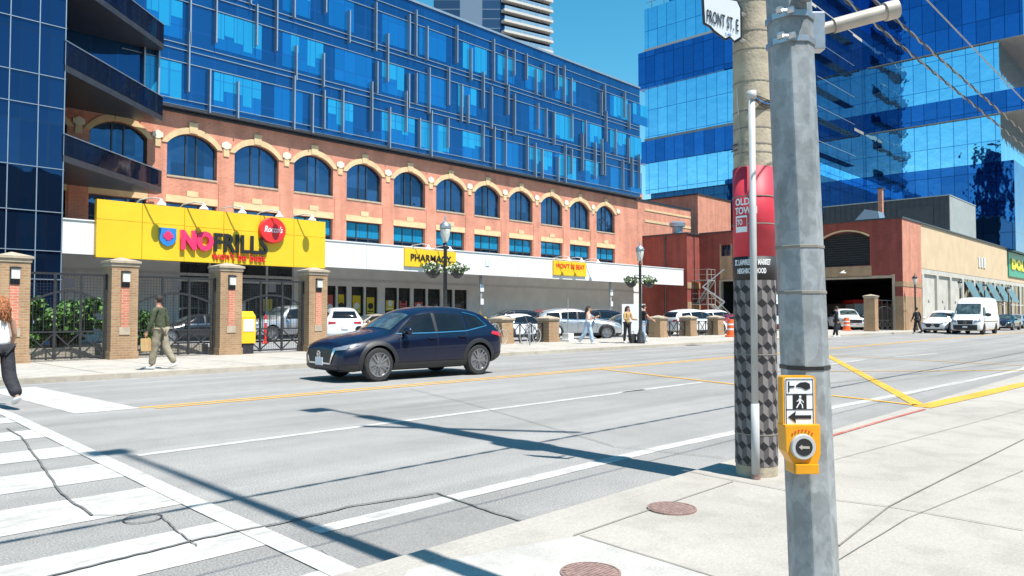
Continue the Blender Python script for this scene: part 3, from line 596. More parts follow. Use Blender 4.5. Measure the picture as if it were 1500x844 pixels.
for i, (dx, cm, sz) in enumerate(((.32,'poster_y',.8),(.72,'poster_y',.7),(.5,'white_wall',.5))):
    x = e0+(e1-e0)*dx; b = MB(); b.box(x,x+.9*sz,SY+.14,SY+.157,1.6,1.6+1.1*sz); wp(b, 'poster', cm, w)
for i, (a, c_) in enumerate(grp):
    b = MB(); b.box(sx(a),sx(c_),SY+.16,SY+.18,.5,3.3); w = wp(b, 'shop_window', 'glass_store', ST)
    b = MB(); x0, x1 = sx(a), sx(c_); b.box(x0,x0+.07,SY+.08,SY+.155,.5,3.3); b.box(x1-.07,x1,SY+.08,SY+.155,.5,3.3); b.box(x0,x1,SY+.082,SY+.153,1.15,1.22); wp(b, 'frame', 'dark_metal', w)
    if i < 8:
        b = MB(); mm = .18*(x1-x0); zz = (1.4, 1.5, 1.5, 1.5, 1.7, 1.9, 1.5, 1.6)[i]; b.box(x0+mm,x1-mm,SY+.13,SY+.157,zz,zz+(1.3, 1.25, 1.2, 1.1, .7, .5, .8, .3)[i]); pz = wp(b, 'poster', ('poster_r','poster_y','poster_y','poster_y','poster_y','poster_r','poster_r','poster_y')[i], w)
        b = MB(); b.lathe([(.22,0),(.22,.01),(.001,.01)], 12, ((x0+x1)/2,SY+.115,zz+.5), 'y'); b.box(x0+mm+.08,x1-mm-.08,SY+.12,SY+.128,zz+.1,zz+.17); wp(b, 'poster_print', ('sign_white','black')[i % 2], w)
# ------- the big yellow sign
SGY = CY-.32
SG = thing('store_sign', 'big yellow store sign with pink and black raised letters on the canopy', 'sign', (20, SGY, 0))
a0 = PY(141,330,SGY).x; a1 = PY(477,330,SGY).x; sz0 = 4.0; sz1 = 6.62
b = MB(); n = 6
for i in range(n):
    x0 = a0+(a1-a0)*i/n; x1 = a0+(a1-a0)*(i+1)/n; b.box(x0+.01,x1-.01,SGY,SGY+.28,sz0,sz0+1.72); b.box(x0+.01,x1-.01,SGY,SGY+.28,sz0+1.735,sz1)
wp(b, 'sign_panel', 'yellow', SG, bevel=.006, seg=1)
b = MB(); b.box(a0+.02,a1-.02,SGY+.06,CY-.003,sz0+.02,sz1-.02); wp(b, 'sign_back', 'yellow', SG)
def sg(px, py): return PY(px, py, SGY)
q = sg(263,366); q2 = sg(311,338); 
wtext('NO', PY(311,350,SGY).x-q.x, .98, 'pink', (q.x,SGY-.02,q.z), (1,0,0), (0,0,1), SG, depth=.16, bold=.06)
q = sg(312,368); wtext('FRILLS', PY(391,350,SGY).x-q.x, .95, 'black', (q.x,SGY-.02,q.z-.03), (1,0,0), (0,0,1), SG, depth=.12, bold=.022)
q = sg(310,379); wtext("won't be beat", PY(388,379,SGY).x-q.x, .42, 'red', (q.x,SGY-.02,q.z-.04), (1,0,0), (0,0,1), SG, depth=.06, bold=.008)
q = sg(397,338); b = MB()
b.lathe([(.66,-.06),(.70,-.02),(.70,.2),(.001,.2)], 28, (q.x,SGY-.2,q.z), 'y')
for i, v in enumerate(b.v): b.v[i] = Vector((q.x+(v.x-q.x)*1.06, v.y, q.z+(v.z-q.z)*.98))
e = wp(b, 'badge', 'red', SG, smooth='auto')
wtext("Rocco's", 1.05, .34, 'sign_white', (q.x-.52,SGY-.262,q.z-.12), (1,0,0), (0,0,1), e, depth=.02, bold=.012, shear=.3)
q = sg(245,347); b = MB(); r_ = .46
pts = [(-.85,.9),(.85,.9),(.85,-.25),(.55,-.75),(0,-1),(-.25,-.95),(-.62,-.7),(-.85,-.3)]
b.prism([(q.x+x*r_, SGY-.1, q.z+z*r_) for x, z in pts], (0,.098,0)); e = wp(b, 'emblem', 'blue_logo', SG)
leaf = [(0,.62),(.14,.36),(.3,.42),(.26,.14),(.5,.22),(.42,.02),(.5,-.06),(.2,-.26),(.22,-.36),(.04,-.33),(.02,-.55),(-.02,-.55),(-.04,-.33),(-.22,-.36),(-.2,-.26),(-.5,-.06),(-.42,.02),(-.5,.22),(-.26,.14),(-.3,.42),(-.14,.36)]
b = MB(); b.prism([(q.x+x*.5, SGY-.13, q.z+.02+z*.5) for x, z in leaf], (0,.025,0)); wp(b, 'maple_leaf', 'pink', e)
def gooseneck(px, parent, topz, y):
    x = PY(px, 310, y).x; b = MB(); b.tube([(x-.75,y+.5,topz+.02),(x-.7,y+.1,topz+.22),(x-.3,y-.4,topz+.32),(x,y-.65,topz+.26)], .03, 6); a = wp(b, 'lamp_arm', 'pvc', parent)
    b = MB(); b.lathe([(.05,.24),(.09,.12),(.2,.02),(.22,-.05),(.001,-.03)], 12, (x,y-.65,topz+.02)); wp(b, 'lamp_shade', 'white_panel', a, smooth='auto')
for px in (228, 290, 346, 400, 448): gooseneck(px, SG, sz1-.05, SGY)
PH = thing('pharmacy_sign', 'small yellow sign with black PHARMACY lettering on the white canopy', 'sign', (36, SGY+.2, 0))
p0 = PY(593,372,SGY+.2).x; p1 = PY(668,372,SGY+.2).x; b = MB(); b.box(p0,p1,SGY+.2,CY-.002,4.42,5.52); wp(b, 'sign_panel', 'yellow', PH, bevel=.01)
wtext('PHARMACY', p1-p0-.9, .44, 'black', (p0+.45,SGY+.198,4.78), (1,0,0), (0,0,1), PH, depth=.04, bold=.012)
for px in (618, 650): gooseneck(px, PH, 5.52, SGY+.2)
WB = thing('slogan_sign', 'small yellow sign with red lettering at the right of the canopy', 'sign', (48, SGY+.2, 0))
p0 = PY(811,398,SGY+.2).x; p1 = PY(859,398,SGY+.2).x; b = MB(); b.box(p0,p1,SGY+.2,CY-.002,4.42,5.5); b.box(p0,p1,SGY+.195,SGY+.2,4.8,4.82); wp(b, 'sign_panel', 'yellow', WB, bevel=.01)
wtext("WON'T BE BEAT", p1-p0-.5, .36, 'red', (p0+.25,SGY+.198,4.95), (1,0,0), (0,0,1), WB, depth=.03, bold=.004)
for px in (823, 842, 866): gooseneck(px, WB, 5.52, SGY+.2)

# ================================================================== MARKET BUILDING (right)
MX = 66.0; MY = 19.1; MT = 9.25
MK = thing('market_building', 'low red brick and beige market building with an arched louvre and loading openings', 'building', (MX, MY, 0))
def my(px): return PX(px, 420, MX).y
def mz(px, py): return PX(px, py, MX).z
yo = [my(1309), my(1150), my(1132), my(1055)]
ztop = mz(1260,408)
arch = archpts((my(1206)+my(1275))/2, (my(1206)-my(1275))/2, mz(1240,390), mz(1206,352), mz(1240,340), 12)
wy0, wy1 = my(1071), my(1057)
b = MB(); wallholes(b, [(MY,0),(37.5,0),(37.5,MT),(MY,MT)], [[(yo[0],0.01),(yo[1],0.01),(yo[1],ztop),(yo[0],ztop)], [(yo[2],0.01),(yo[3],0.01),(yo[3],4.6),(yo[2],4.6)], arch, [(wy0,mz(1064,375)),(wy1,mz(1064,375)),(wy1,mz(1064,359)),(wy0,mz(1064,359))]], MX, .5, 'x')
wp(b, 'shaded_wall', 'brick_dark', MK, fixn=False)  # darker brick than the sunlit corner, its shade painted into the colour
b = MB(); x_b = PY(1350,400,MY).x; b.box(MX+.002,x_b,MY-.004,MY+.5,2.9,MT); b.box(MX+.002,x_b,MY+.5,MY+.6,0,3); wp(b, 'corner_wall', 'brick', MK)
for q in ((MX-.03,x_b,MY-.03,MY+.5,.1,2.899),(MX-.04,x_b+.02,MY-.04,MY+.5,3.7,4.1),(MX-.035,MX-.003,MY+.5,my(1311),3.7,4.1),(MX-.03,MX-.003,MY+.5,my(1311),0,2.899),(MX-.03,MX-.003,wy0,wy1,4.8,mz(1064,375)),(MX-.04,MX-.003,wy0-.15,wy0,4.8,mz(1064,357)),(MX-.04,MX-.003,wy1,wy1+.15,4.8,mz(1064,357))):
    b = MB(); b.box(*q); wp(b, 'tan_block', 'brick_tan', MK)
b = MB(); b.box(MX-.05,MX-.003,min(arch[0][0],arch[1][0])-.1,max(arch[0][0],arch[1][0])+.1,mz(1240,408)+.1,mz(1240,390)-.05); wp(b, 'tan_band', 'brick_tan', MK)
b = MB()
for i in range(2, len(arch)-1):
    (ya, za), (yb, zb_) = arch[i], arch[i+1]; b.bar((MX-.05,ya,za+.1),(MX-.05,yb,zb_+.1),.12,.3,up=(1,0,0))
wp(b, 'arch_trim', 'tan_stone', MK)
b = MB(); ay0, ay1 = sorted((arch[0][0], arch[1][0])); z = mz(1240,390)
zt_ = mz(1240,340)
b.prism([(MX+.35, a, c_) for a, c_ in arch], (.05,0,0))
while z < zt_-.25:
    hh = (ay1-ay0)/2; 
    if z > mz(1206,352): hh *= math.sqrt(max(.02, 1-((z-mz(1206,352))/(zt_-mz(1206,352)))**2))
    mc = (ay0+ay1)/2; b.add([(MX+.1,mc-hh,z),(MX+.1,mc+hh,z),(MX+.3,mc+hh,z+.16),(MX+.3,mc-hh,z+.16)], [(0,1,2,3)]); z += .2
wp(b, 'louvre', 'louvre', MK)
b = MB(); b.box(MX+.3,MX+.33,wy0,wy1,mz(1064,375),mz(1064,359)); w = wp(b, 'window', 'glass_brick', MK)
b = MB(); b.box(MX+.24,MX+.29,(wy0+wy1)/2-.05,(wy0+wy1)/2+.05,mz(1064,375),mz(1064,359)); b.box(MX+.24,MX+.288,wy0,wy1,mz(1064,368)-.04,mz(1064,368)+.04); wp(b, 'frame', 'dark_metal', w)
b = MB()
for y_ in (yo[0], yo[1], yo[2], yo[3]): b.box(MX-.04,MX+.45,y_-.1,y_+.1,0,4.7)
b.box(MX-.05,MX+.5,yo[0],yo[1],ztop-.02,ztop+.18); b.box(MX-.05,MX+.5,yo[2],yo[3],4.58,4.75); wp(b, 'opening_frame', 'cap_stone', MK)
b = MB(); b.box(MX-.08,x_b,MY-.08,MY+.4,MT,MT+.14); b.box(MX-.08,MX+.4,MY+.4,37.5,MT,MT+.14); b.box(x_b,150,MY-.1,MY+.4,MT+.0,MT+.12); wp(b, 'coping', 'dark_metal', MK)
b = MB(); b.box(MX+.5,150,MY+.6,40,MT-.4,MT-.02); wp(b, 'roof', 'grey_clad', MK)
# loading passage behind the openings: side walls, far wall with daylight beyond
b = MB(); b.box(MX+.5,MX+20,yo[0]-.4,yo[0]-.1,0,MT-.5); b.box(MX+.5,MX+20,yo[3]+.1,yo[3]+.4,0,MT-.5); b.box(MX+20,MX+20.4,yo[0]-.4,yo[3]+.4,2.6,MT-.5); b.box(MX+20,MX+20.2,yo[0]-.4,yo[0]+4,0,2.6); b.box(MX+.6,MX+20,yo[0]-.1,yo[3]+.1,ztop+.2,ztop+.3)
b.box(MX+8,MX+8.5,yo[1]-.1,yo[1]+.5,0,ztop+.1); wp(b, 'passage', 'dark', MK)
b = MB(); b.box(MX+26,MX+26.3,yo[0]-.3,yo[3]+10,0,4); wp(b, 'yard_wall', 'white_wall', MK)
b = MB(); b.lathe([(.08,.1),(.26,.02),(.26,-.05),(.001,-.05)], 10, (MX-.5,my(1238),mz(1238,400)), 'z'); b.tube([(MX-.5,my(1238),mz(1238,398)),(MX,my(1238),mz(1238,396))], .03, 6); wp(b, 'wall_lamp', 'white_panel', MK)
# north block with ladder beside the canopy
b = MB(); b.box(63.6,MX-.003,37.5,YF-.004,0,MT-.1); wp(b, 'dock_block', 'brick_dark', MK)  # same darkened brick, side shade carried in its colour
for z0, z1 in ((3.9,4.5),(0,2.6)): b = MB(); b.box(63.58,MX-.002,37.44,37.497,z0,z1); wp(b, 'dock_band', 'brick_tan', MK)
b = MB(); b.box(63.5,MX+.02,37.38,YF-.01,MT-.1,MT+.04); wp(b, 'dock_coping', 'dark_metal', MK)
b = MB(); b.tube([(63.52,39.9,0),(63.52,39.9,MT)], .06, 6); b.tube([(64.9,37.44,0),(64.9,37.44,12)], .04, 6); wp(b, 'downpipe', 'dark_metal', MK)
b = MB(); b.lathe([(.5,0),(.5,.7),(.75,.75),(.8,1.1),(.55,1.25),(.001,1.25)], 16, (64.4,39,MT)); wp(b, 'roof_vent', 'alu', MK, smooth='auto')
# beige side along the street
b = MB(); b.box(x_b+.004,150,MY+.02,MY+.5,5.4,MT); wp(b, 'beige_wall', 'beige', MK)
b = MB(); b.box(x_b+.004,150,MY+.04,MY+.5,4.95,5.397); wp(b, 'concrete_lintel', 'conc_panel', MK)
k = 0; x = x_b+.1; pil = []
while x < 145:
    b = MB(); b.box(x,x+.55,MY-.03,MY+.45,0,4.948); wp(b, 'pilaster', 'conc_panel', MK, bevel=.02, seg=1)
    if k < 3:
        b = MB(); b.box(x+.55,x+4.6,MY+.2,MY+.4,0,4.95); b.box(x+2.4,x+2.9,MY+.12,MY+.2,2.6,2.75); wp(b, 'wall_panel', 'conc_panel', MK)
        x += 4.5
    else:
        b = MB(); b.box(x+.55,x+4.7,MY+.09,MY+.12,.1,4.95); w = wp(b, 'shop_window', 'glass_store', MK)
        b = MB(); b.box(x+2.5,x+2.6,MY+.05,MY+.088,.1,4.95); b.box(x+.55,x+4.7,MY+.05,MY+.087,2.5,2.62); b.box(x+.55,x+4.7,MY+.04,MY+.086,0,.6); wp(b, 'frame', 'conc_panel', w)
        if k < 8:
            b = MB(); b.add([(x+.9,MY-.02,4.7),(x+4.2,MY-.02,4.7),(x+4.2,MY-.85,2.9),(x+.9,MY-.85,2.9),(x+.9,MY-.02,4.64),(x+4.2,MY-.02,4.64),(x+4.2,MY-.85,2.84),(x+.9,MY-.85,2.84)], [(0,1,2,3),(7,6,5,4),(0,4,5,1),(1,5,6,2),(2,6,7,3),(3,7,4,0)])
            b.bar((x+.9,MY,2.9),(x+.9,MY-.85,2.87),.05); b.bar((x+4.2,MY,2.9),(x+4.2,MY-.85,2.87),.05); wp(b, 'awning', 'teal_glass', MK)
        x += 4.7
    k += 1
def mys(px, py): return PY(px, py, MY)
q = mys(1433,390); b = MB()
for i in range(3): b.box(q.x+i*1.2,q.x+.7+i*1.2,MY-.06,MY+.018,q.z-.1,q.z+1.0); 
wp(b, 'wall_numerals', 'soffit', MK)
for px, l in ((1404, 6.2), (1450, 7.5)):
    q = mys(px,384); wtext('THE ESPLANADE ST' if px < 1440 else 'THE MARKET HALL', l, .22, 'cap_stone', (q.x,MY+.018,q.z), (1,0,0), (0,0,1), MK, depth=.03, bold=.01) if False else None
GS = thing('discount_store_sign', 'green shop sign with yellow lettering high on the beige wall', 'sign', (112, MY-.1, 0))
gx0 = mys(1476,385).x; b = MB(); b.box(gx0,gx0+26,MY-.12,MY+.017,6.0,8.95); wp(b, 'sign_panel', 'green_sign', GS)
wtext('DOLLARAMA', 22.5, 1.35, 'sign_yellow', (gx0+1.2,MY-.122,6.85), (1,0,0), (0,0,1), GS, depth=.12, bold=.05)
# rooftop plant
RP = thing('rooftop_plant_room', 'charcoal ribbed plant room with a pale grey end wall on the brick roof', 'plant room', (88.5, 21, MT))
px_ = 88.5; py0 = 21.0; py1 = PX(1206,300,px_).y; zt_ = PX(1394,286,px_).z; xe = PY(1428,300,py0).x
b = MB(); b.box(px_,xe,py0,py1,MT,zt_); wp(b, 'wall', 'dark_clad', RP)
b = MB(); b.box(px_+.02,xe-.02,py0-.06,py0-.002,MT,zt_); wp(b, 'end_wall', 'grey_clad', RP)
b = MB(); b.box(px_-.08,xe+.05,py0-.1,py1,zt_,zt_+.1); wp(b, 'roof_edge', 'grey_clad', RP)
b = MB(); y_ = py0+.3
while y_ < py1: b.box(px_-.05,px_-.002,y_,y_+.08,MT,zt_); y_ += .6
b.box(px_-.06,px_-.004,py0+1.5,py0+5,11,13); wp(b, 'ribs', 'dark_clad', RP)
RH = thing('exhaust_hood', 'grey galvanised exhaust hood on the brick roof edge', 'exhaust hood', (78, 26, MT))
q = PX(1270,320,75); b = MB(); b.prism([(75,q.y-1.4,MT),(75,q.y-1.0,MT+1.9),(75,q.y+.2,MT+2.2),(75,q.y+1.4,MT+.9),(75,q.y+1.2,MT)], (1.6,0,0)); wp(b, 'hood', 'alu', RH)
b = MB(); b.box(74.9,76.7,q.y-1.6,q.y+1.6,MT,MT+.25); wp(b, 'hood_base', 'grey_clad', RH)
ch = thing('roof_chimney', 'thin rust red flue pipe standing on the roof before the glass tower', 'flue', (80, 25, 0)); q = PX(1290,290,80)
b = MB(); b.box(79.8,80.2,q.y-.2,q.y+.2,MT,q.z+.9); wp(b, 'flue', 'brick', ch); b = MB(); b.box(79.7,80.3,q.y-.3,q.y+.3,q.z+.9,q.z+1.0); wp(b, 'cap', 'dark_metal', ch)

# ================================================================== GLASS TOWER (right)
GT = thing('glass_office_tower', 'tall sky blue glass office tower of stacked shifted boxes behind the market', 'building', (110, 40, 0))
XB = 106.0
Y2 = PX(1266,200,XB).y; Y1 = PX(1466,200,XB).y; XA = PY(1192,200,Y2).x; Y3 = PX(945,200,XA).y
def za(py): return PX(945,py,XA).z
def zb(py): return PX(1268,py,XB).z
XFAR = 150
def vol(name, x0, x1, y0, y1, z0, z1, m):
    b = MB(); b.box(x0,x1,y0,y1,z0,z1); return wp(b, name, m, GT)
# wing A (left)
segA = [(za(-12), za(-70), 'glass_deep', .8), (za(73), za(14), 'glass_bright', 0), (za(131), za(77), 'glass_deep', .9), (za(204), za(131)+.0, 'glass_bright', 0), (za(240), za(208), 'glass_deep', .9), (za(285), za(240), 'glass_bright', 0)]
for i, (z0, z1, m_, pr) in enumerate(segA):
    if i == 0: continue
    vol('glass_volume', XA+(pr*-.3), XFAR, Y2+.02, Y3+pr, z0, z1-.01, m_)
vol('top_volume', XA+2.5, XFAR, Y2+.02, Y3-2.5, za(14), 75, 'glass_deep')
vol('slab', XA-.1, XFAR, Y2, Y3+.05, za(77), za(73)-.002, 'cream_slab'); vol('slab', XA-.1, XFAR, Y2, Y3+.05, za(208), za(204)-.002, 'grey_slab')
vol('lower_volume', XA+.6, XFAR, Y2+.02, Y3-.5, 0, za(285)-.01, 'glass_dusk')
b = MB(); b.box(XA+.1,XA+.2,Y2+.5,Y3-.2,za(14)+.9,za(14)+.96)
y_ = Y2+.5
while y_ < Y3: b.box(XA+.12,XA+.18,y_,y_+.06,za(14),za(14)+.9); y_ += 2
wp(b, 'roof_rail', 'alu', GT)
# wing B (right, closer)
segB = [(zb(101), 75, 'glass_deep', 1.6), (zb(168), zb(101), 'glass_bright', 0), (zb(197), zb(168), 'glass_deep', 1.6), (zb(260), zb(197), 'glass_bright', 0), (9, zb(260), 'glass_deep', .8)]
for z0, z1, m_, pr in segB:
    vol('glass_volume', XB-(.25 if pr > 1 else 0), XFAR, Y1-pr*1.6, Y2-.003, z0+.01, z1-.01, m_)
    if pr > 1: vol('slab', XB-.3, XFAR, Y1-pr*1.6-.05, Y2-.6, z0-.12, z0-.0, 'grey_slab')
# street-facing return between the wings: balconies with rails
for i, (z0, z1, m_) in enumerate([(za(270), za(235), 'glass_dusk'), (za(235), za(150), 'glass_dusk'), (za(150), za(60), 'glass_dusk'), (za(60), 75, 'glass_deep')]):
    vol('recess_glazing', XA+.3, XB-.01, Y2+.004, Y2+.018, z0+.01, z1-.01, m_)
for py in (258, 215, 178, 135, 92, 50, 10):
    z_ = za(py); b = MB(); b.box(XA-.15,XA+12,Y2-.6,Y2,z_-.2,z_); t = wp(b, 'terrace', 'glass_dusk', GT)
    b = MB(); b.box(XA-.1,XA+11.9,Y2-.57,Y2-.54,z_,z_+1.05); wp(b, 'terrace_rail', 'glass_dusk', t)
    b = MB(); b.box(XA-.15,XA+12,Y2-.61,Y2-.53,z_+1.05,z_+1.12); wp(b, 'terrace_handrail', 'alu', t)
# dark condo tower behind the centre
CT = thing('condo_tower', 'dark glazed condo tower with pale stacked balconies rising behind the glass block', 'building', (130, 190, 0))
dist = 230
c0 = AT(633, dist); c1 = AT(733, dist*1.0); c2 = AT(806, dist*1.0+10)
ang = math.atan2((c2-c1).y, (c2-c1).x)
def obl(name, p, q, depth, z0, z1, m_, par=CT, outset=0):
    d = (q-p).normalized(); n = Vector((d.y, -d.x, 0)); n = -n if n.dot(Vector((-p.x, -p.y, 0))) < 0 else n
    b = MB(); a = p+n*outset; c = q+n*outset; b.prism([(a.x,a.y,z0),(c.x,c.y,z0),(c.x-n.x*depth,c.y-n.y*depth,z0),(a.x-n.x*depth,a.y-n.y*depth,z0)], (0,0,z1-z0)); return wp(b, name, m_, par)
c0b = c1+(c0-c1)*.995
obl('dark_wing', c0b, c1, 30, 0, 140, 'condo_glass'); obl('balcony_wing', c1+(c2-c1)*.004, c2, 30, 0, 140, 'glass_tower')
z_ = 62.0
while z_ < 112:
    s_ = obl('balcony_slab', c1+(c2-c1)*.01, c2, 2, z_, z_+.75, 'cream_slab', outset=2.0)
    obl('balcony_rail', c1+(c2-c1)*.02, c2-(c2-c1)*.01, .12, z_+.8, z_+1.8, 'condo_rail', CT, outset=1.9); z_ += 3.3
# brick terrace building between the tower and the brick building, seen over the market roof
OB = thing('brick_block', 'orange brick block low between the two glass buildings', 'building', (92, 46, 0))
q0 = PY(1035,300,44.5); q1 = PY(1082,300,44.5); b = MB(); b.box(78,86,44.5,58,0,PY(1040,289,44.5).z+.0); wp(b, 'wall', 'brick', OB)
b = MB(); b.box(77.9,86.1,44.4,58.1,PY(1040,289,44.5).z,PY(1040,289,44.5).z+.15); wp(b, 'coping', 'dark_metal', OB)

# plain blocks added unseen behind the viewpoint, for glass and cars to mirror
for i, (x0, x1, h, m_, lb) in enumerate(((-46,-16,15,'brick_dark','deep red brick reflection block, added unseen behind the viewpoint at the far left'),(-15.5,12,11,'brick_tan','low tan brick reflection block, added unseen behind the viewpoint'),(12.5,38,17,'brick_dark','taller deep red brick reflection block, added unseen behind the viewpoint'),(38.5,70,12.5,'conc_panel','grey concrete reflection block, added unseen behind the viewpoint'),(70.5,120,19,'brick_tan','tall tan brick reflection block, added unseen behind the viewpoint at the far right'))):
    t = thing('reflection_block', lb, 'building', ((x0+x1)/2, -24, 0), 0, 'unseen blocks added for reflections')
    hs_ = []; n = int((x1-x0)/4)
    for k in range(n):
        for fl in range(int(h/3.6)):
            xa = x0+(x1-x0)*(k+.5)/n; hs_.append([(xa-1,1+fl*3.6),(xa+1,1+fl*3.6),(xa+1,3.1+fl*3.6),(xa-1,3.1+fl*3.6)])
    b = MB(); wallholes(b, [(x0,0),(x1,0),(x1,h),(x0,h)], hs_, -24, -.3); b.box(x0,x0+.3,-36,-24.01,0,h); b.box(x1-.3,x1,-36,-24.01,0,h); wp(b, 'wall', m_, t, fixn=False)
    b = MB(); b.box(x0+.3,x1-.3,-24.4,-24.3,0,h-.1); wp(b, 'glazing', 'glass_store', t)
    b = MB(); b.box(x0-.1,x1+.1,-36,-23.8,h,h+.3); wp(b, 'roof', 'dark_metal', t)
# ================================================================== VEHICLES
def grid_patch(f, nu, nv):
    vs = [f(i/nu, j/nv) for i in range(nu+1) for j in range(nv+1)]
    fs = [(i*(nv+1)+j, (i+1)*(nv+1)+j, (i+1)*(nv+1)+j+1, i*(nv+1)+j+1) for i in range(nu) for j in range(nv)]
    return vs, fs
class Car:
    """a vehicle: lofted body with cut wheel arches; panes, lamps and trim laid on the body surface"""
    def __init__(s, name, label, cat, stations, wheels, rw, paint, half, group=None, arch=.055, trk=None):
        s.root = thing(name, label, cat, (0,0,0), 0, group); s.half = half
        mb = MB(); rings = []
        for (x, zb, zs, zt, wb, wt) in stations:
            zm = zb+(zs-zb)*.5; wc = max(wt, .05); gh = zt-zs > .2
            h = [(0,zb),(wb*.88,zb),(wb*.975,zb+.07),(wb,zm),(wb*.995,zs-.07),(wb*.955,zs)]
            if gh: h += [(wb*.955+(wt-wb*.955)*.5, zs+(zt-zs)*.5),(wt+.015,zt-.11),(wt*.86,zt-.02),(0,zt+.015)]
            else: h += [(wb*.90,zs+(zt-zs)*.35),(wt+.01,zs+(zt-zs)*.7),(wt*.7,zt-.005),(0,zt+.012)]
            rings.append([(x, y, z) for y, z in h]+[(x, -y, z) for y, z in reversed(h[1:-1])])
        n = len(rings[0]); vs = [p for r in rings for p in r]; fs = []
        for i in range(len(rings)-1):
            for k in range(n): fs.append((i*n+k, i*n+(k+1) % n, (i+1)*n+(k+1) % n, (i+1)*n+k))
        fs += [tuple(range(n)), tuple(reversed(range((len(rings)-1)*n, len(rings)*n)))]
        mb.add(vs, fs); o = mb.build('body', paint, None, smooth=True)
        sb = o.modifiers.new('s', 'SUBSURF'); sb.levels = sb.render_levels = 2
        me0 = evalmesh(o); bmx = bmesh.new(); bmx.from_mesh(me0); s.bvh = BVHTree.FromBMesh(bmx); bmx.free()
        c = MB()
        for wx in wheels:
            c.lathe([(rw+arch, -half-.3), (rw+arch, half+.3)], 32, (wx, 0, rw+.02), 'y')
        co = c.build('cut', paint, None); bo = o.modifiers.new('b', 'BOOLEAN'); bo.object = co; bo.solver = 'EXACT'
        me = evalmesh(o); me.materials.clear(); me.materials.append(M[paint]); o.modifiers.clear(); o.data = me
        me.polygons.foreach_set('use_smooth', [True]*len(me.polygons))
        try: me.set_sharp_from_angle(angle=R(45))
        except Exception: pass
        bpy.data.objects.remove(co); o.parent = s.root; s.body = o
        u = MB(); u.box(wheels[0]-rw-.02, wheels[-1]+rw+.02, -half+.24, half-.24, .24, rw*2+.08); u.build('underbody', 'black_trim', s.root)
    def hit(s, p, d, off=.008):
        r = s.bvh.ray_cast(Vector(p), Vector(d).normalized())
        if r[0] is None:
            q = s.bvh.find_nearest(Vector(p)); return q[0]+q[1]*off
        n = r[1] if r[1].dot(Vector(d)) < 0 else -r[1]; return r[0]+n*off
    def side(s, name, m, quad, sy, parent=None, off=.008, nu=8, nv=6, sub=True):
        """quad: four (x,z) corners, laid on the side sy=+1/-1"""
        q = [Vector((a, 0, c)) for a, c in quad]
        def f(u, v):
            p = q[0].lerp(q[1], u).lerp(q[3].lerp(q[2], u), v); return s.hit((p.x, sy*3, p.z), (0,-sy,0), off)
        mb = MB(); mb.add(*grid_patch(f, nu, nv)); return mb.build(name, m, parent or s.root, smooth=True)
    def front(s, name, m, quad, dx, parent=None, off=.008, nu=10, nv=6):
        """quad: four (y,z) corners, laid on the nose (dx=+1) or tail (dx=-1)"""
        q = [Vector((0, a, c)) for a, c in quad]
        def f(u, v):
            p = q[0].lerp(q[1], u).lerp(q[3].lerp(q[2], u), v); return s.hit((dx*6, p.y, p.z), (-dx,0,0), off)
        mb = MB(); mb.add(*grid_patch(f, nu, nv)); return mb.build(name, m, parent or s.root, smooth=True)
    def top(s, name, m, quad, parent=None, off=.008, nu=10, nv=8):
        q = [Vector((a, c, 0)) for a, c in quad]
        def f(u, v):
            p = q[0].lerp(q[1], u).lerp(q[3].lerp(q[2], u), v); return s.hit((p.x, p.y, 5), (0,0,-1), off)
        mb = MB(); mb.add(*grid_patch(f, nu, nv)); return mb.build(name, m, parent or s.root, smooth=True)
    def line(s, pts, w, m, sy, name='door_seam', parent=None, off=.004):
        mb = MB()
        for (a, c), (a2, c2) in zip(pts[:-1], pts[1:]):
            d = Vector((a2-a, c2-c)); nn = Vector((-d.y, d.x)).normalized()*w/2
            def f(u, v): 
                x = a+(a2-a)*u+nn.x*(v*2-1); z = c+(c2-c)*u+nn.y*(v*2-1); return s.hit((x, sy*3, z), (0,-sy,0), off)
            mb.add(*grid_patch(f, 5, 1))
        return mb.build(name, m, parent or s.root, smooth=True)
    def cladding(s, wx, r0, r1, cz, sy, m='black_trim', a0=-15, a1=195):
        def f(u, v):
            a = R(a0+(a1-a0)*u); r = r0+(r1-r0)*v; return s.hit((wx+r*math.cos(a), sy*3, max(cz+r*math.sin(a), .23)), (0,-sy,0), .012 if v < .99 else .0)
        mb = MB(); mb.add(*grid_patch(f, 22, 2)); return mb.build('arch_cladding', m, s.root, smooth=True)
    def wheels(s, wx, rw, rim='rim', spokes=10, wd=.22, inset=.0, rimr=.72):
        t = MB(); w2 = wd/2
        t.lathe([(rw*.66,-w2*.7),(rw*.72,-w2),(rw*.93,-w2),(rw*.99,-w2*.75),(rw,-w2*.4),(rw,w2*.4),(rw*.99,w2*.75),(rw*.93,w2),(rw*.72,w2),(rw*.66,w2*.7)], 32, (0,0,0), 'y')
        first = t.build('wheel', 'rubber', s.root, smooth='auto')
        r = MB(); rr = rw*rimr
        r.lathe([(rr, w2*.72),(rr, w2+.004),(rr-.02, w2+.006),(rr-.025, w2*.8),(rr-.03,w2*.5)], 32, (0,0,0), 'y')
        for k in range(spokes):
            a = 2*PI*k/spokes+(.22 if k % 2 else -.0)*(1 if spokes == 10 else 0); ca, sa = math.cos(a), math.sin(a); hw = .028 if spokes > 6 else .04
            p0 = Vector((ca*.03, w2*.78, sa*.03)); p1 = Vector((ca*(rr-.015), w2*.98, sa*(rr-.015))); r.bar(p0, p1, hw, .02, up=(0,1,0))
        r.lathe([(.055,w2*.6),(.055,w2*.92),(.03,w2*.97),(.001,w2*.97)], 14, (0,0,0), 'y')
        rm = r.build('rim', rim, first, smooth='auto')
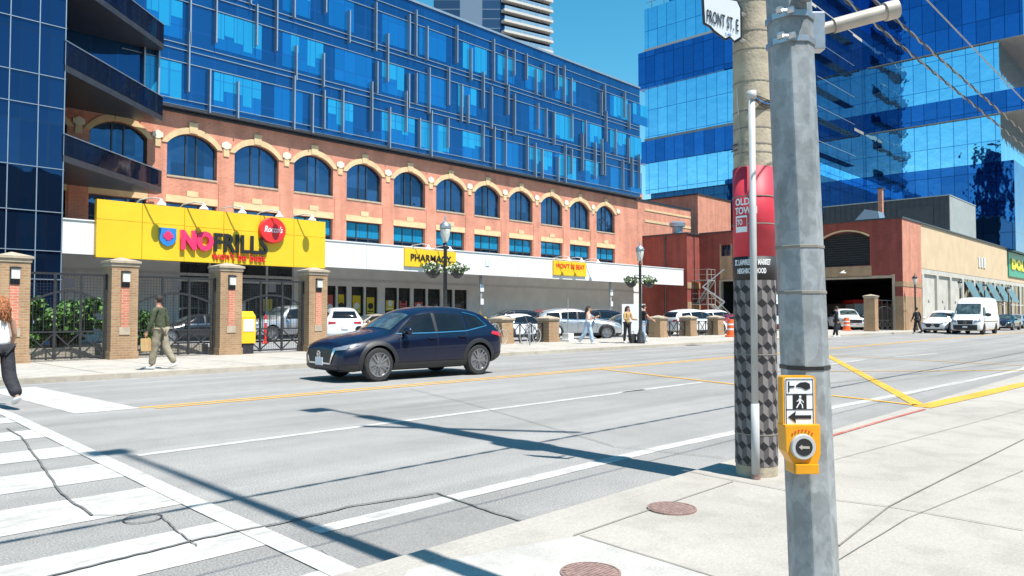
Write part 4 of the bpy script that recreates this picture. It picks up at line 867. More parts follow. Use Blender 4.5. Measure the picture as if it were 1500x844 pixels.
        d = MB(); d.lathe([(rr-.02,w2*.3),(rr-.02,w2*.45),(.001,w2*.45)], 24, (0,0,0), 'y'); d.build('brake_disc', 'rim_dark', first)
        pos = [(x, sy*(s.half-w2-.012-inset), rw, sy) for x in wx for sy in (1, -1)]
        for i, (x, y, z, sy) in enumerate(pos):
            o = first if i == 0 else dup(first, s.root)
            o.location = (x, y, z); o.rotation_euler = (0, 0, 0 if sy > 0 else PI)
    def mirror(s, x, z, y, m, size=1):
        for sy in (1, -1):
            b = MB(); b.ball((x, sy*(y+.13*size), z+.05), .11*size, .75, 1.15, .75); b.bar((x+.02, sy*(y-.04), z-.02), (x, sy*(y+.1), z+.02), .06, .04); b.build('wing_mirror', m, s.root, smooth=True)
    def handle(s, pts, m):
        for x, z in pts:
            for sy in (1, -1):
                p = s.hit((x, sy*3, z), (0,-sy,0), .015); b = MB(); b.box(p.x-.09,p.x+.09,p.y-.018,p.y+.018,p.z-.014,p.z+.014); b.build('door_handle', m, s.root, bevel=.006, seg=1)
    def place(s, fx, fy, rz, z=.0): s.root.location = (fx, fy, z); s.root.rotation_euler = (0,0,rz); return s.root
def crossover(name, label, cat, paint, L=4.4, Wd=.9, H=1.54, rw=.345, kind='suv', rim='rim', group=None, detail=True):
    k = L/4.4; hh = H/1.54
    S = [(2.18,.36,.56,.66,.55,.42),(2.12,.24,.60,.76,.74,.60),(1.98,.20,.66,.86,.835,.68),(1.6,.20,.74,.95,.885,.72),(1.2,.20,.80,1.0,.895,.72),(.95,.20,.85,1.04,.9,.70),(.74,.20,.88,1.19,.9,.66),
         (.35,.20,.91,1.42,.9,.63),(0,.20,.92,1.53,.9,.62),(-.4,.2,.93,1.565,.9,.61),(-.9,.2,.94,1.56,.9,.60),(-1.35,.2,.96,1.52,.9,.58)]
    if kind == 'suv': S += [(-1.68,.22,.98,1.44,.89,.57),(-1.90,.27,.98,1.30,.87,.60),(-2.08,.36,.95,1.06,.83,.66),(-2.17,.46,.84,.92,.72,.55)]
    if kind == 'wagon': S += [(-1.75,.22,.97,1.44,.89,.56),(-1.98,.28,.97,1.34,.87,.56),(-2.12,.36,.94,1.1,.83,.64),(-2.18,.45,.82,.92,.74,.5)]
    if kind == 'sedan': S = S[:9]+[(-.4,.2,.92,1.50,.9,.60),(-.8,.2,.93,1.44,.9,.58),(-1.15,.2,.94,1.27,.9,.58),(-1.5,.22,.93,1.08,.89,.66),(-1.85,.24,.90,1.03,.87,.70),(-2.1,.3,.86,1.0,.82,.66),(-2.18,.42,.74,.9,.72,.5)]
    S = [(x*k, zb, zs*hh, zt*hh, wb*Wd/.9, wt*Wd/.9) for x, zb, zs, zt, wb, wt in S]
    wx = (1.30*k, -1.355*k)
    c = Car(name, label, cat, S, wx, rw, paint, Wd, group)
    X = lambda v: v*k; Z = lambda v: v*hh
    rt = {'suv': (-1.02, -1.42), 'wagon': (-1.02, -1.85), 'sedan': (-.9, -1.15)}[kind]
    for sy in (1, -1):
        c.side('side_window', 'car_glass', [(X(.80),Z(.985)),(X(-.14),Z(1.0)),(X(-.14),Z(1.40)),(X(.30),Z(1.345))], sy)
        c.side('side_window', 'car_glass', [(X(-.22),Z(1.0)),(X(-.98),Z(1.025)),(X(-1.0),Z(1.36)),(X(-.22),Z(1.405))], sy) if kind != 'sedan' else c.side('side_window', 'car_glass', [(X(-.22),Z(1.0)),(X(-.95),Z(1.02)),(X(-.86),Z(1.28)),(X(-.22),Z(1.38))], sy)
        if kind == 'suv': c.side('side_window', 'car_glass', [(X(-1.05),Z(1.03)),(X(-1.60),Z(1.13)),(X(-1.42),Z(1.31)),(X(-1.07),Z(1.375))], sy)
        if kind == 'wagon': c.side('side_window', 'car_glass', [(X(-1.07),Z(1.03)),(X(-1.78),Z(1.08)),(X(-1.70),Z(1.30)),(X(-1.07),Z(1.36))], sy)
        top = [(.84,.965),(-.16,.975),(-1.0,1.0)]+([(-1.66,1.11)] if kind != 'sedan' else [])
        c.line([(X(a), Z(b_)) for a, b_ in top], .022, 'chrome', sy, 'window_trim', off=.012)
        if detail:
            if kind == 'suv': c.line([(X(-1.66),Z(1.11)),(X(-1.44),Z(1.34)),(X(-1.05),Z(1.42))], .018, 'chrome', sy, 'window_trim', off=.012)
            c.line([(X(-.18),Z(.97)),(X(-.18),Z(.36))], .012, 'black_trim', sy); c.line([(X(.78),Z(.93)),(X(.80),Z(.60)),(X(.72),Z(.36))], .012, 'black_trim', sy); c.line([(X(-1.0),Z(.98)),(X(-1.02),Z(.72)),(X(-.92),Z(.5)),(X(-.9),Z(.36))], .012, 'black_trim', sy)
            c.side('sill_cladding', 'black_trim', [(X(.95),.21),(X(-1.0),.21),(X(-1.0),.37),(X(.95),.37)], sy, off=.014)
            for w in wx: c.cladding(w, rw+.03, rw+.125, rw+.02, sy)
            c.side('bumper_skirt', 'black_trim', [(X(2.05),.22),(X(1.76),.22),(X(1.76),.36),(X(2.08),.36)], sy, off=.01)
            c.side('bumper_skirt', 'black_trim', [(X(-1.78),.26),(X(-2.0),.30),(X(-2.07),.52),(X(-1.80),.45)], sy, off=.01)
        c.side('door_pillar', 'black_trim', [(X(-.125),Z(.995)),(X(-.235),Z(1.0)),(X(-.235),Z(1.405)),(X(-.125),Z(1.40))], sy, off=.007)
        c.side('headlamp', 'headlight', [(X(2.05),Z(.67)),(X(1.72),Z(.745)),(X(1.76),Z(.785)),(X(2.03),Z(.735))], sy, off=.012)
        c.side('tail_lamp', 'taillight', [(X(-1.72),Z(.93)),(X(-2.10),Z(.83)),(X(-2.08),Z(.95)),(X(-1.78),Z(.99))], sy, off=.012)
        c.front('headlamp', 'headlight', [(sy*.50,Z(.64)),(sy*.76,Z(.66)),(sy*.76,Z(.74)),(sy*.5,Z(.69))], 1, off=.014)
        c.front('tail_lamp', 'taillight', [(sy*.42,Z(.86)),(sy*.76,Z(.84)),(sy*.76,Z(.95)),(sy*.42,Z(.93))], -1, off=.014)
    c.top('windscreen', 'screen_glass', [(X(.90),-.62),(X(.36),-.53),(X(.36),.53),(X(.90),.62)])
    if kind == 'sedan': c.top('rear_window', 'car_glass', [(X(-.92),-.5),(X(-1.42),-.58),(X(-1.42),.58),(X(-.92),.5)])
    else: c.front('rear_window', 'car_glass', [(-.6,Z(1.08)),(.6,Z(1.08)),(.5,Z(1.38)),(-.5,Z(1.38))], -1)
    c.front('grille', 'black_trim', [(-.42,Z(.38)),(.42,Z(.38)),(.54,Z(.66)),(-.54,Z(.66))], 1, off=.010)
    g = c.front('grille_trim', 'chrome', [(-.43,Z(.37)),(.43,Z(.37)),(.40,Z(.40)),(-.40,Z(.40))], 1, off=.018)
    for sy in (1, -1): c.front('grille_trim', 'chrome', [(sy*.41,Z(.37)),(sy*.44,Z(.38)),(sy*.60,Z(.66)),(sy*.52,Z(.655))], 1, off=.018, nu=2, nv=8)
    c.front('lower_intake', 'black_trim', [(-.62,.26),(.62,.26),(.66,.34),(-.66,.34)], 1, off=.010)
    p = c.hit((6,0,Z(.40)), (-1,0,0)); b = MB(); b.box(p.x+.01,p.x+.02,-.15,.15,Z(.34),Z(.34)+.16); b.build('licence_plate', 'plate', c.root)
    p = c.hit((6,0,Z(.56)), (-1,0,0)); b = MB(); 
    b.lathe([(.075,0),(.075,.012),(.06,.012),(.06,0)], 20, (p.x+.008,0,Z(.56)), 'x'); b.bar((p.x+.016,-.06,Z(.585)),(p.x+.016,0,Z(.55)),.014); b.bar((p.x+.016,.06,Z(.585)),(p.x+.016,0,Z(.55)),.014)
    b.build('badge', 'chrome', c.root, smooth='auto')
    p = c.hit((-6,0,Z(.7)), (1,0,0)); b = MB(); b.box(p.x-.02,p.x-.01,-.15,.15,Z(.62),Z(.62)+.16); b.build('licence_plate', 'plate', c.root)
    c.mirror(X(.66), Z(.98), Wd*.95, paint, 1); c.handle([(X(-.02),Z(.86)),(X(-.86),Z(.88))], paint)
    c.wheels(wx, rw, rim)
    return c
def face(ax, ay, dx, dy): return math.atan2(dy, dx)
# hero
hero = crossover('compact_crossover', 'dark metallic blue compact crossover driving past in the far lane', 'car', 'navy_car')
q = G(558,557.5); q2 = G(699,545.5)
hero.place(0,0,PI)
mid = AT(586, 17.0); hero.place(11.12, 14.0, PI-R(4.0), .004); hero.root.scale = (1.045, 1.045, 1.045)
# parked stock models
suv = crossover('parked_suv', 'silver mid-size SUV at the driveway behind the woman in pale jeans', 'car', 'silver_car', 4.9, .96, 1.72, .37, 'wagon', group='cars in the store lot')
sed = crossover('parked_car', 'white sedan behind the pavement fence with the bicycles', 'car', 'white_car', 4.75, .91, 1.46, .335, 'sedan', group='cars in the store lot')
cxs = suv.root; cse = sed.root
def park(src, px, dist, rz, label, paint=None, z=.035, base='silver_car', cat=None, name=None):
    q = AT(px, dist); o = dup(src, None, (q.x, q.y, z), rz, label); 
    if paint: recolor(o, base, paint)
    if cat: o['category'] = cat
    return o
q = AT(846, 42.5); suv.place(q.x, q.y, R(-38), .035)
q = AT(762, 40); sed.place(q.x, q.y, R(-8), .035)
park(cse, 288, 37, R(172), 'black sedan parked behind the iron gate, left of the striding man in olive', 'black_car', base='white_car')
park(cxs, 498, 38, R(62), 'white SUV parked nose-in behind the dark blue crossover, roof rails showing', 'white_car')
park(cse, 545, 43, R(172), 'champagne car half hidden behind the roof of the dark blue crossover', 'beige_car', base='white_car')
park(cxs, 742, 49, R(160), 'black SUV under the canopy by the left canopy column', 'black_car', z=.035)
park(cxs, 785, 53, R(165), 'maroon black SUV under the canopy, second from the left canopy column', 'maroon_car')
park(cxs, 812, 52, R(170), 'dark SUV under the canopy right behind the silver SUV', 'black_car')
park(cxs, 865, 50, R(165), 'dark SUV in the canopy shade right of the silver SUV roof', 'black_car')
park(cse, 915, 48, R(165), 'dark sedan in shade behind the two pedestrians near the lamp post', 'black_car', base='white_car')
park(cxs, 1018, 50, R(-14), 'white crossover parked behind the low brick pillars', 'white_car')
park(cxs, 1052, 56, R(-20), 'white wagon farther back by the fire escape', 'white_car')
park(cse, 1078, 52, R(-30), 'maroon sedan left of the patterned concrete pole', 'maroon_car', base='white_car')
o = park(cxs, 1378, 60, R(205), 'white SUV parked at the kerb left of the white van', 'white_car', z=.0); o.location = (*G(1377,491)[:2], 0); o.location = AT(1379,58); o.rotation_euler = (0,0,PI)
o = park(cse, 1470, 60, PI, 'dark sedan following behind the white van', 'black_car', z=0, base='white_car'); o.location = AT(1472,68)
o = park(cse, 1485, 60, PI, 'pale silver sedan at the right edge of the frame beyond the van', 'silver_car', z=0, base='white_car'); o.location = AT(1488,76)
# pickup trucks
def pickup(label, paint, rz, loc, group):
    S = [(2.85,.45,.75,.98,.80,.70),(2.78,.35,.78,1.08,.93,.80),(2.5,.32,.85,1.14,.98,.84),(2.0,.32,.92,1.18,1.0,.84),(1.45,.32,.98,1.22,1.0,.82),(1.2,.32,1.02,1.34,1.0,.78),(.75,.32,1.05,1.72,1.0,.72),(.4,.32,1.07,1.86,1.0,.71),(-.4,.32,1.08,1.88,1.0,.71),(-.95,.32,1.08,1.84,1.0,.71),(-1.1,.32,1.08,1.5,1.0,.74),(-1.15,.34,1.1,1.16,1.0,.9),(-2.6,.36,1.12,1.17,1.0,.9),(-2.82,.45,1.12,1.16,.98,.88),(-2.88,.5,1.0,1.05,.9,.8)]
    c = Car('pickup_truck', label, 'pickup truck', S, (1.85,-1.85), .40, paint, 1.0, group, arch=.07)
    for sy in (1, -1):
        c.side('side_window', 'car_glass', [(1.02,1.17),(.1,1.18),(.1,1.68),(.66,1.64)], sy); c.side('side_window', 'car_glass', [(.02,1.18),(-.92,1.19),(-.88,1.66),(.02,1.69)], sy)
        c.line([(.06,1.12),(.06,.45)], .014, 'black_trim', sy); c.line([(-1.13,1.12),(-1.13,.4)], .02, 'black_trim', sy)
        c.front('headlamp', 'headlight', [(sy*.58,.80),(sy*.86,.80),(sy*.86,.98),(sy*.58,.98)], 1, off=.015)
        c.side('headlamp', 'headlight', [(2.74,.82),(2.5,.86),(2.5,1.0),(2.74,.98)], sy, off=.01); c.front('tail_lamp', 'taillight', [(sy*.78,.8),(sy*.92,.8),(sy*.92,1.06),(sy*.78,1.06)], -1)
    c.top('windscreen', 'screen_glass', [(1.22,-.70),(.66,-.63),(.66,.63),(1.22,.70)])
    c.front('grille', 'black_trim', [(-.52,.68),(.52,.68),(.52,.96),(-.52,.96)], 1); c.front('bumper', 'chrome', [(-.9,.46),(.9,.46),(.9,.62),(-.9,.62)], 1, off=.03); c.front('grille_trim', 'chrome', [(-.55,.80),(.55,.80),(.55,.84),(-.55,.84)], 1, off=.02)
    b = MB(); b.box(-2.75,-1.2,-.86,.86,1.12,1.185); b.build('bed_cover', 'black_trim', c.root)
    c.mirror(.98,1.2,.98,'black_trim',1.3); c.handle([(.2,1.0),(-.75,1.0)], 'chrome'); c.wheels((1.85,-1.85), .40, 'rim', 6, .27); c.place(loc.x, loc.y, rz, loc.z); return c
p1 = pickup('grey silver pickup parked before the store entrance, behind the gate beside the yellow box', 'silver_car', R(188), AT(426,40,.035), None)
p2 = dup(p1.root, None, AT(1238,64,.035), R(215), 'white pickup standing at the loading opening of the market building'); recolor(p2, 'silver_car', 'white_car')
# white panel van
S = [(2.92,.40,.72,.95,.78,.62),(2.84,.28,.78,1.10,.93,.76),(2.6,.25,.9,1.24,.98,.80),(2.3,.25,1.0,1.34,1.0,.82),(2.05,.25,1.1,1.55,1.0,.80),(1.65,.25,1.2,2.15,1.0,.80),(1.4,.25,1.22,2.46,1.0,.80),(1.0,.25,1.25,2.64,1.0,.80),(0,.25,1.25,2.68,1.0,.82),(-2.5,.25,1.25,2.68,1.0,.82),(-2.85,.3,1.25,2.64,1.0,.82),(-2.95,.38,1.2,2.5,.95,.78)]
v = Car('panel_van', 'tall white panel van driving along the market side of the street', 'van', S, (1.95,-1.75), .36, 'white_car', 1.0, None, arch=.07)
for sy in (1, -1):
    v.side('side_window', 'car_glass', [(1.92,1.32),(1.15,1.32),(1.15,1.92),(1.62,1.92)], sy); v.line([(1.05,2.3),(1.05,.35)], .016, 'black_trim', sy); v.line([(-.3,2.3),(-.3,.35)], .016, 'black_trim', sy); v.line([(2.1,.92),(-2.8,.92)], .05, 'black_trim', sy, 'side_rail'); v.line([(2.05,1.2),(2.0,.35)], .014, 'black_trim', sy)
    v.front('headlamp', 'headlight', [(sy*.5,.86),(sy*.86,.9),(sy*.86,1.08),(sy*.56,.98)], 1, off=.015); v.side('headlamp', 'headlight', [(2.86,.86),(2.55,.92),(2.6,1.12),(2.8,1.02)], sy); v.front('tail_lamp', 'taillight', [(sy*.86,.8),(sy*.94,.8),(sy*.94,1.5),(sy*.86,1.5)], -1)
v.front('windscreen', 'screen_glass', [(-.80,1.42),(.80,1.42),(.74,2.18),(-.74,2.18)], 1)
v.front('grille', 'black_trim', [(-.44,.72),(.44,.72),(.5,1.02),(-.5,1.02)], 1); v.front('bumper', 'black_trim', [(-.9,.32),(.9,.32),(.9,.68),(-.9,.68)], 1); v.front('licence_plate', 'plate', [(-.15,.48),(.15,.48),(.15,.60),(-.15,.60)], 1, off=.03)
p = v.hit((6,0,.9), (-1,0,0)); b = MB(); b.lathe([(.11,0),(.11,.02),(.09,.02),(.09,0)], 20, (p.x+.01,0,.88), 'x')
for k in range(3): a = PI/2+k*2*PI/3; b.bar((p.x+.02,0,.88),(p.x+.02,math.cos(a)*.1,.88+math.sin(a)*.1),.02)
b.build('badge', 'chrome', v.root, smooth='auto')
v.mirror(1.85,1.35,1.0,'black_trim',1.6); v.handle([(1.2,1.15)], 'black_trim'); v.wheels((1.95,-1.75), .36, 'rim_dark', 6, .24)
q = AT(1428,55); v.place(q.x, q.y, PI, 0)
# box truck half seen behind the poles
bt = thing('box_truck', 'white box truck waiting in the loading opening behind the two poles', 'truck', AT(1120,66), R(225)); 
b = MB(); b.box(-3.2,1.6,-1.2,1.2,.95,3.2); b.build('cargo_box', 'white_car', bt, bevel=.04)
b = MB(); b.prism([(1.75,-1.1,.6),(3.4,-1.1,.6),(3.4,-1.1,1.3),(2.9,-1.1,1.5),(2.6,-1.1,2.4),(1.75,-1.1,2.5)], (0,2.2,0)); cb = b.build('cab', 'white_car', bt, bevel=.06)
b = MB(); b.add([(3.42,-.95,1.36),(3.42,.95,1.36),(2.68,.9,2.3),(2.68,-.9,2.3)], [(0,1,2,3)]); 
for s_ in (-1.11, 1.11): b.add([(2.85,s_,1.5),(2.0,s_,1.5),(2.0,s_,2.25),(2.55,s_,2.25)], [(0,1,2,3)])
b.build('cab_window', 'car_glass', cb)
b = MB(); b.box(-3.2,2.0,-.5,.5,.6,.94); b.build('chassis', 'black_trim', bt)
for x in (2.5, -2.2):
    for s_ in (-.95, .95): b = MB(); b.lathe([(.3,-.13),(.45,-.13),(.48,-.08),(.48,.08),(.45,.13),(.3,.13),(.3,.05),(.001,.05)], 20, (x,s_,.48), 'y'); b.build('wheel', 'rubber', bt, smooth='auto')
# trailer with red sign panel at the loading opening
tr = thing('service_trailer', 'white and blue trailer with a red fascia behind the white pickup', 'trailer', AT(1262,70), R(215))
b = MB(); b.box(-1.5,1.5,-1,1,.5,2.4); b.build('trailer_box', 'white_car', tr, bevel=.05); b = MB(); b.box(-1.7,1.7,-1.2,1.2,2.42,2.75); b.build('fascia', 'red', tr, bevel=.03); b = MB(); b.box(1.501,1.52,-.9,.9,.6,1.4); b.build('side_panel', 'blue_logo', tr)
for s_ in (-.95, .95): b = MB(); b.lathe([(.3,-.1),(.36,-.08),(.36,.08),(.3,.1),(.001,.1)], 18, (0,s_,.36), 'y'); b.build('wheel', 'rubber', tr)
# ================================================================== STREET FURNITURE
FZ = .12
def brick_pillar(px, Y, z, w, h, label, group, lamp=False, cap=.1):
    x = PY(px, 460, Y).x; t = thing('brick_pillar', label, 'pillar', (x, Y, z), 0, group)
    b = MB(); b.box(-w/2,w/2,-w/2,w/2,0,h); b.box(-w/2-.03,w/2+.03,-w/2-.03,w/2+.03,0,.22)
    wl = w/2
    o = b.build('shaft', 'brick_tan', t)
    b = MB(); b.box(-wl-.03,wl+.03,-wl-.03,wl+.03,h,h+cap); b.prism([(-wl-.07,-wl-.07,h+cap),(wl+.07,-wl-.07,h+cap),(wl+.07,wl+.07,h+cap),(-wl-.07,wl+.07,h+cap)], (0,0,.07))
    z0 = h+cap+.07; b.add([(-wl-.07,-wl-.07,z0),(wl+.07,-wl-.07,z0),(wl+.07,wl+.07,z0),(-wl-.07,wl+.07,z0),(0,0,z0+.13)], [(0,1,4),(1,2,4),(2,3,4),(3,0,4)]); b.build('capstone', 'cap_stone', t, bevel=.012, seg=1)
    if lamp:
        b = MB(); b.box(-.11,.11,-wl-.02,-wl-.003,.95,h-.55); b.build('red_inset', 'brick', t)
        b = MB(); b.box(-.15,.15,-wl-.02,-wl-.003,.72,.95); b.build('stone_plaque', 'cap_stone', t)
        b = MB(); b.box(-.12,.12,-wl-.03,-wl-.003,h-.6,h-.12); l = b.build('pillar_lamp', 'iron', t)
        b = MB(); b.box(-.10,.10,-wl-.12,-wl-.031,h-.45,h-.18); b.build('lamp_glass', 'lamp_glass', l, bevel=.01); b = MB(); b.box(-.12,.12,-wl-.14,-wl-.031,h-.179,h-.14); b.build('lamp_hood', 'iron', l)
    return t
PYY = 23.9; pills = [(15,'at the left edge behind the woman in white'),(176,'left of the man in the olive jacket'),(331,'in the middle of the iron gates'),(458,'nearest the dark blue crossover')]
for px, lb in pills: brick_pillar(px, PYY, FZ, .74, 2.72, 'tall tan brick gate pillar '+lb, 'gate pillars before the store', lamp=True)
lows = [(735,'right behind the tail of the dark blue crossover'),(803,'right of the parked bicycle'),(964,'just right of the lamp post'),(1008,'in the middle of the three right of the driveway'),(1048,'beside the orange barrel')]
for px, lb in lows: brick_pillar(px, 23.6, FZ, .74, 1.0, 'low tan brick pillar '+lb, 'low pillars along the pavement', cap=.06)
def gate(xa, xb, Y, z, H, label, group, wires=True, midposts=2):
    t = thing('iron_gate', label, 'gate', ((xa+xb)/2, Y, z), 0, group); w = (xb-xa)/2
    b = MB()
    for x in (-w, w): b.box(x-.04,x+.04,-.04,.04,.04,H)
    b.box(-w,w,-.025,.025,H-.06,H-.003); b.box(-w,w,-.025,.025,.07,.12); b.build('frame', 'iron', t)
    b = MB(); b.box(-w,w,-.022,.022,.80,.85)
    for k in range(midposts): x = -w+2*w*(k+1)/(midposts+1); b.box(x-.03,x+.03,-.03,.03,.05,H-.01)
    b.build('gate_bar', 'iron', t)
    b = MB(); za = H*.66; rise = H*.13
    pts = [(-w+2*w*i/16, 0, za+rise*math.sin(PI*i/16)) for i in range(17)]
    for p, q in zip(pts[:-1], pts[1:]): b.bar(p, q, .045, .055)
    b.build('arch_bar', 'iron', t)
    b = MB(); n = midposts+1
    for k in range(n):
        x0 = -w+2*w*k/n; x1 = -w+2*w*(k+1)/n; b.bar((x0,.012,.1),(x1,.012,.8),.035); b.bar((x0,-.012,.8),(x1,-.012,.1),.035)
    b.build('cross_brace', 'iron', t)
    b = MB(); 
    for k in range(int(2*w/.26)): x = -w+.13+.26*k; b.box(x-.009,x+.009,-.01,.01,.85,za+rise*math.sin(PI*(x+w)/(2*w)))
    b.build('baluster', 'iron', t)
    if wires:
        b = MB(); x = -w+.05
        while x < w: b.box(x-.0028,x+.0028,.02,.026,.1,H-.05); x += .085
        z_ = .14
        while z_ < H-.06: b.box(-w,w,.026,.032,z_-.0028,z_+.0028); z_ += .085
        b.build('wire_mesh', 'iron', t)
        b = MB(); b.box(-.14,.14,-.035,-.028,H-.42,H-.14); b.build('gate_plate', 'dark_metal', t)
    return t
xs = [PY(p[0],460,PYY).x for p in pills]; gl = ['in front of the bushy shrub','behind the man in the olive jacket','before the parked pickup']
for i in range(3): gate(xs[i]+.40, xs[i+1]-.40, PYY, FZ, 2.5, 'black iron mesh gate with an arched bar '+gl[i], 'iron gates before the store')
def lowfence(xa, xb, label):
    t = thing('low_fence', label, 'fence', ((xa+xb)/2, 23.6, FZ), 0, 'low black fences between the brick pillars'); w = (xb-xa)/2
    b = MB(); b.box(-w,w,-.02,.02,.86,.91); b.box(-w,w,-.02,.02,.1,.14); 
    for x in (-w+.02, -w/3, w/3, w-.02): b.box(x-.025,x+.025,-.022,.022,0,.9)
    b.build('rail', 'iron', t); b = MB()
    for k in range(3): x0 = -w+2*w*k/3; x1 = x0+2*w/3; b.bar((x0,.01,.12),(x1,.01,.88),.03); b.bar((x0,-.01,.88),(x1,-.01,.12),.03)
    b.build('cross_brace', 'iron', t); return t
lx = [PY(p[0],460,23.6).x for p in lows]
lowfence(lx[0]+.4, lx[1]-.4, 'low black fence panel behind the parked bicycle'); lowfence(lx[2]+.4, lx[3]-.4, 'low black fence panel right of the lamp post'); lowfence(lx[3]+.4, lx[4]-.4, 'low black fence panel nearest the orange barrel')
brick_pillar(1276, PY(1276,488,19.9).y, .12, .8, 2.55, 'tall tan brick pillar at the market gate left of the market corner', None)
gxa = PY(1283,460,19.9).x+.15; t = gate(gxa, MX-.15, 19.9, .12, 2.45, 'tall black iron gate against the brick corner of the market building', None, wires=False, midposts=2)
# ornamental street lamps with hanging baskets
def ring_of_leaves(mb, n, rx, ry, rz, s, seed, c=(0,0,0), mi=2):
    rr = random.Random(seed)
    for i in range(n):
        while True:
            p = Vector((rr.uniform(-1,1), rr.uniform(-1,1), rr.uniform(-1,1)))
            if p.length <= 1: break
        p = p*(.55+.45*rr.random()/max(p.length,.3)) if p.length > .3 else p
        q = Vector((p.x*rx, p.y*ry, p.z*rz))+Vector(c); a = Vector((rr.gauss(0,1), rr.gauss(0,1), rr.gauss(0,1)+.3)).normalized(); b_ = a.orthogonal().normalized(); c_ = a.cross(b_); k = s*(.6+rr.random()*.8)
        mb.mi = rr.randrange(mi); mb.add([q-b_*k*.5, q+c_*k*.42, q+b_*k*.6, q-c_*k*.42], [(0,1,2,3)])
    mb.mi = 0
def lamp(loc, label, basket=True, group=None, sc=1):
    t = thing('street_lamp', label, 'street lamp', loc, 0, group)
    b = MB(); b.lathe([(.20,0),(.20,.12),(.16,.18),(.15,.42),(.10,.52),(.085,.62),(.07,.7),(.06,3.55),(.085,3.6),(.05,3.66),(.05,3.72)], 14); b.build('post', 'iron', t, smooth='auto')
    b = MB(); b.lathe([(.09,3.72),(.10,3.78),(.15,3.95),(.17,4.12),(.17,4.2)], 14); b.build('lamp_glass', 'lamp_glass', t, smooth=True)
    b = MB(); b.lathe([(.19,4.2),(.2,4.24),(.17,4.34),(.08,4.42),(.03,4.44),(.025,4.6),(.001,4.66)], 14); b.build('lamp_cap', 'galv_clean' if basket else 'iron', t, smooth='auto')
    for k in range(4): a = PI/4+k*PI/2; b = MB(); b.tube([(.10*math.cos(a),.10*math.sin(a),3.75),(.18*math.cos(a),.18*math.sin(a),4.2)], .008, 4); b.build('cage_bar', 'iron', t)
    b = MB(); b.tube([(-.42,0,3.08),(.42,0,3.08)], .018, 6); b.build('cross_arm', 'iron', t)
    if basket:
        dx, dy = SA, -CA
        for s_ in (-1, 1):
            b = MB(); c = (s_*.40*dx, s_*.40*dy, 0); b.lathe([(.08,2.52),(.2,2.62),(.26,2.78),(.24,2.78),(.001,2.74)], 12, c); k = b.build('flower_basket', 'iron', t)
            b = MB(); ring_of_leaves(b, 420, .46, .40, .24, .085, 5+s_, (c[0], c[1], 2.86), 3); b.build('foliage', ['leaf_pale','leaf_dark','flower'], k, fixn=False)
    return t
L1 = AT(652, 25.1, FZ); L2 = AT(938, 34, FZ)
lamp(L1, 'black ornamental street lamp with two flower baskets behind the dark blue crossover', True, 'ornamental street lamps')
lamp(L2, 'black ornamental street lamp with flower baskets standing by the driveway beside pedestrians', True, 'ornamental street lamps')
for px, X_, Y_, lb in ((1341,0,18.3,'black street lamp at the brick corner of the market building'),(1407,0,18.0,'black street lamp before the first glass awnings of the market'),(1443,0,18.0,'distant black street lamp just above the white van'),(1478,0,18,'distant black street lamp at the right edge')):
    x = PY(px,460,Y_).x; lamp((x, Y_, .12), lb, False, 'ornamental street lamps')
b = MB(); b.box(-.25,.25,-.03,.0,2.0,2.9)
# bicycles on ring stands
def bicycle(loc, rz, label, rmat='pvc'):
    t = thing('bicycle', label, 'bicycle', loc, rz)
    for x in (-.5, .52):
        b = MB(); n = 28
        for k in range(n): a = 2*PI*k/n; a2 = 2*PI*(k+1)/n; b.bar((x+.33*math.cos(a),0,.34+.33*math.sin(a)),(x+.33*math.cos(a2),0,.34+.33*math.sin(a2)),.024)
        w = b.build('wheel', rmat, t); b = MB()
        for k in range(10): a = 2*PI*k/10; b.bar((x,0,.34),(x+.32*math.cos(a),0,.34+.32*math.sin(a)),.005)
        b.build('spokes', 'galv_clean', w)
    b = MB()
    for p, q in (((-.5,0,.34),(-.08,0,.30)),((-.08,0,.30),(-.22,0,.80)),((-.5,0,.34),(-.18,0,.72)),((-.18,0,.74),(.36,0,.80)),((-.08,0,.30),(.38,0,.70)),((.34,0,.92),(.52,0,.34))): b.tube([p, q], .016, 6)
    b.build('frame', 'black', t); b = MB(); b.box(-.36,-.12,-.05,.05,.80,.85); b.build('saddle', 'black', t, bevel=.02); b = MB(); b.tube([(.36,-.28,.98),(.33,0,.96),(.36,.28,.98)], .014, 6); b.build('handlebar', 'black', t)
bq = PY(777, 500, 22.9); bicycle((bq.x, 22.9, FZ), R(8), 'white wheeled bicycle locked before the low fence by the white sedan')
bq = PY(722, 500, 22.6); bicycle((bq.x+.3, 22.7, FZ), R(10), 'white wheeled bicycle partly hidden behind the tail of the dark blue crossover')
def ringstand(px, label):
    q = PY(px,505,21.6); t = thing('bike_ring', label, 'bike stand', (q.x, 21.6, FZ), 0, 'post and ring bike stands'); b = MB(); b.tube([(0,0,0),(0,0,.95)], .03, 8); b.build('post', 'galv', t)
    b = MB(); n = 20
    for k in range(n): a = 2*PI*k/n; a2 = 2*PI*(k+1)/n; b.bar((.24*math.cos(a),0,.7+.24*math.sin(a)),(.24*math.cos(a2),0,.7+.24*math.sin(a2)),.035)
    b.build('ring', 'galv', t)
ringstand(776, 'grey post and ring bike stand before the bicycle'); ringstand(725, 'grey post and ring bike stand at the tail of the dark blue crossover')
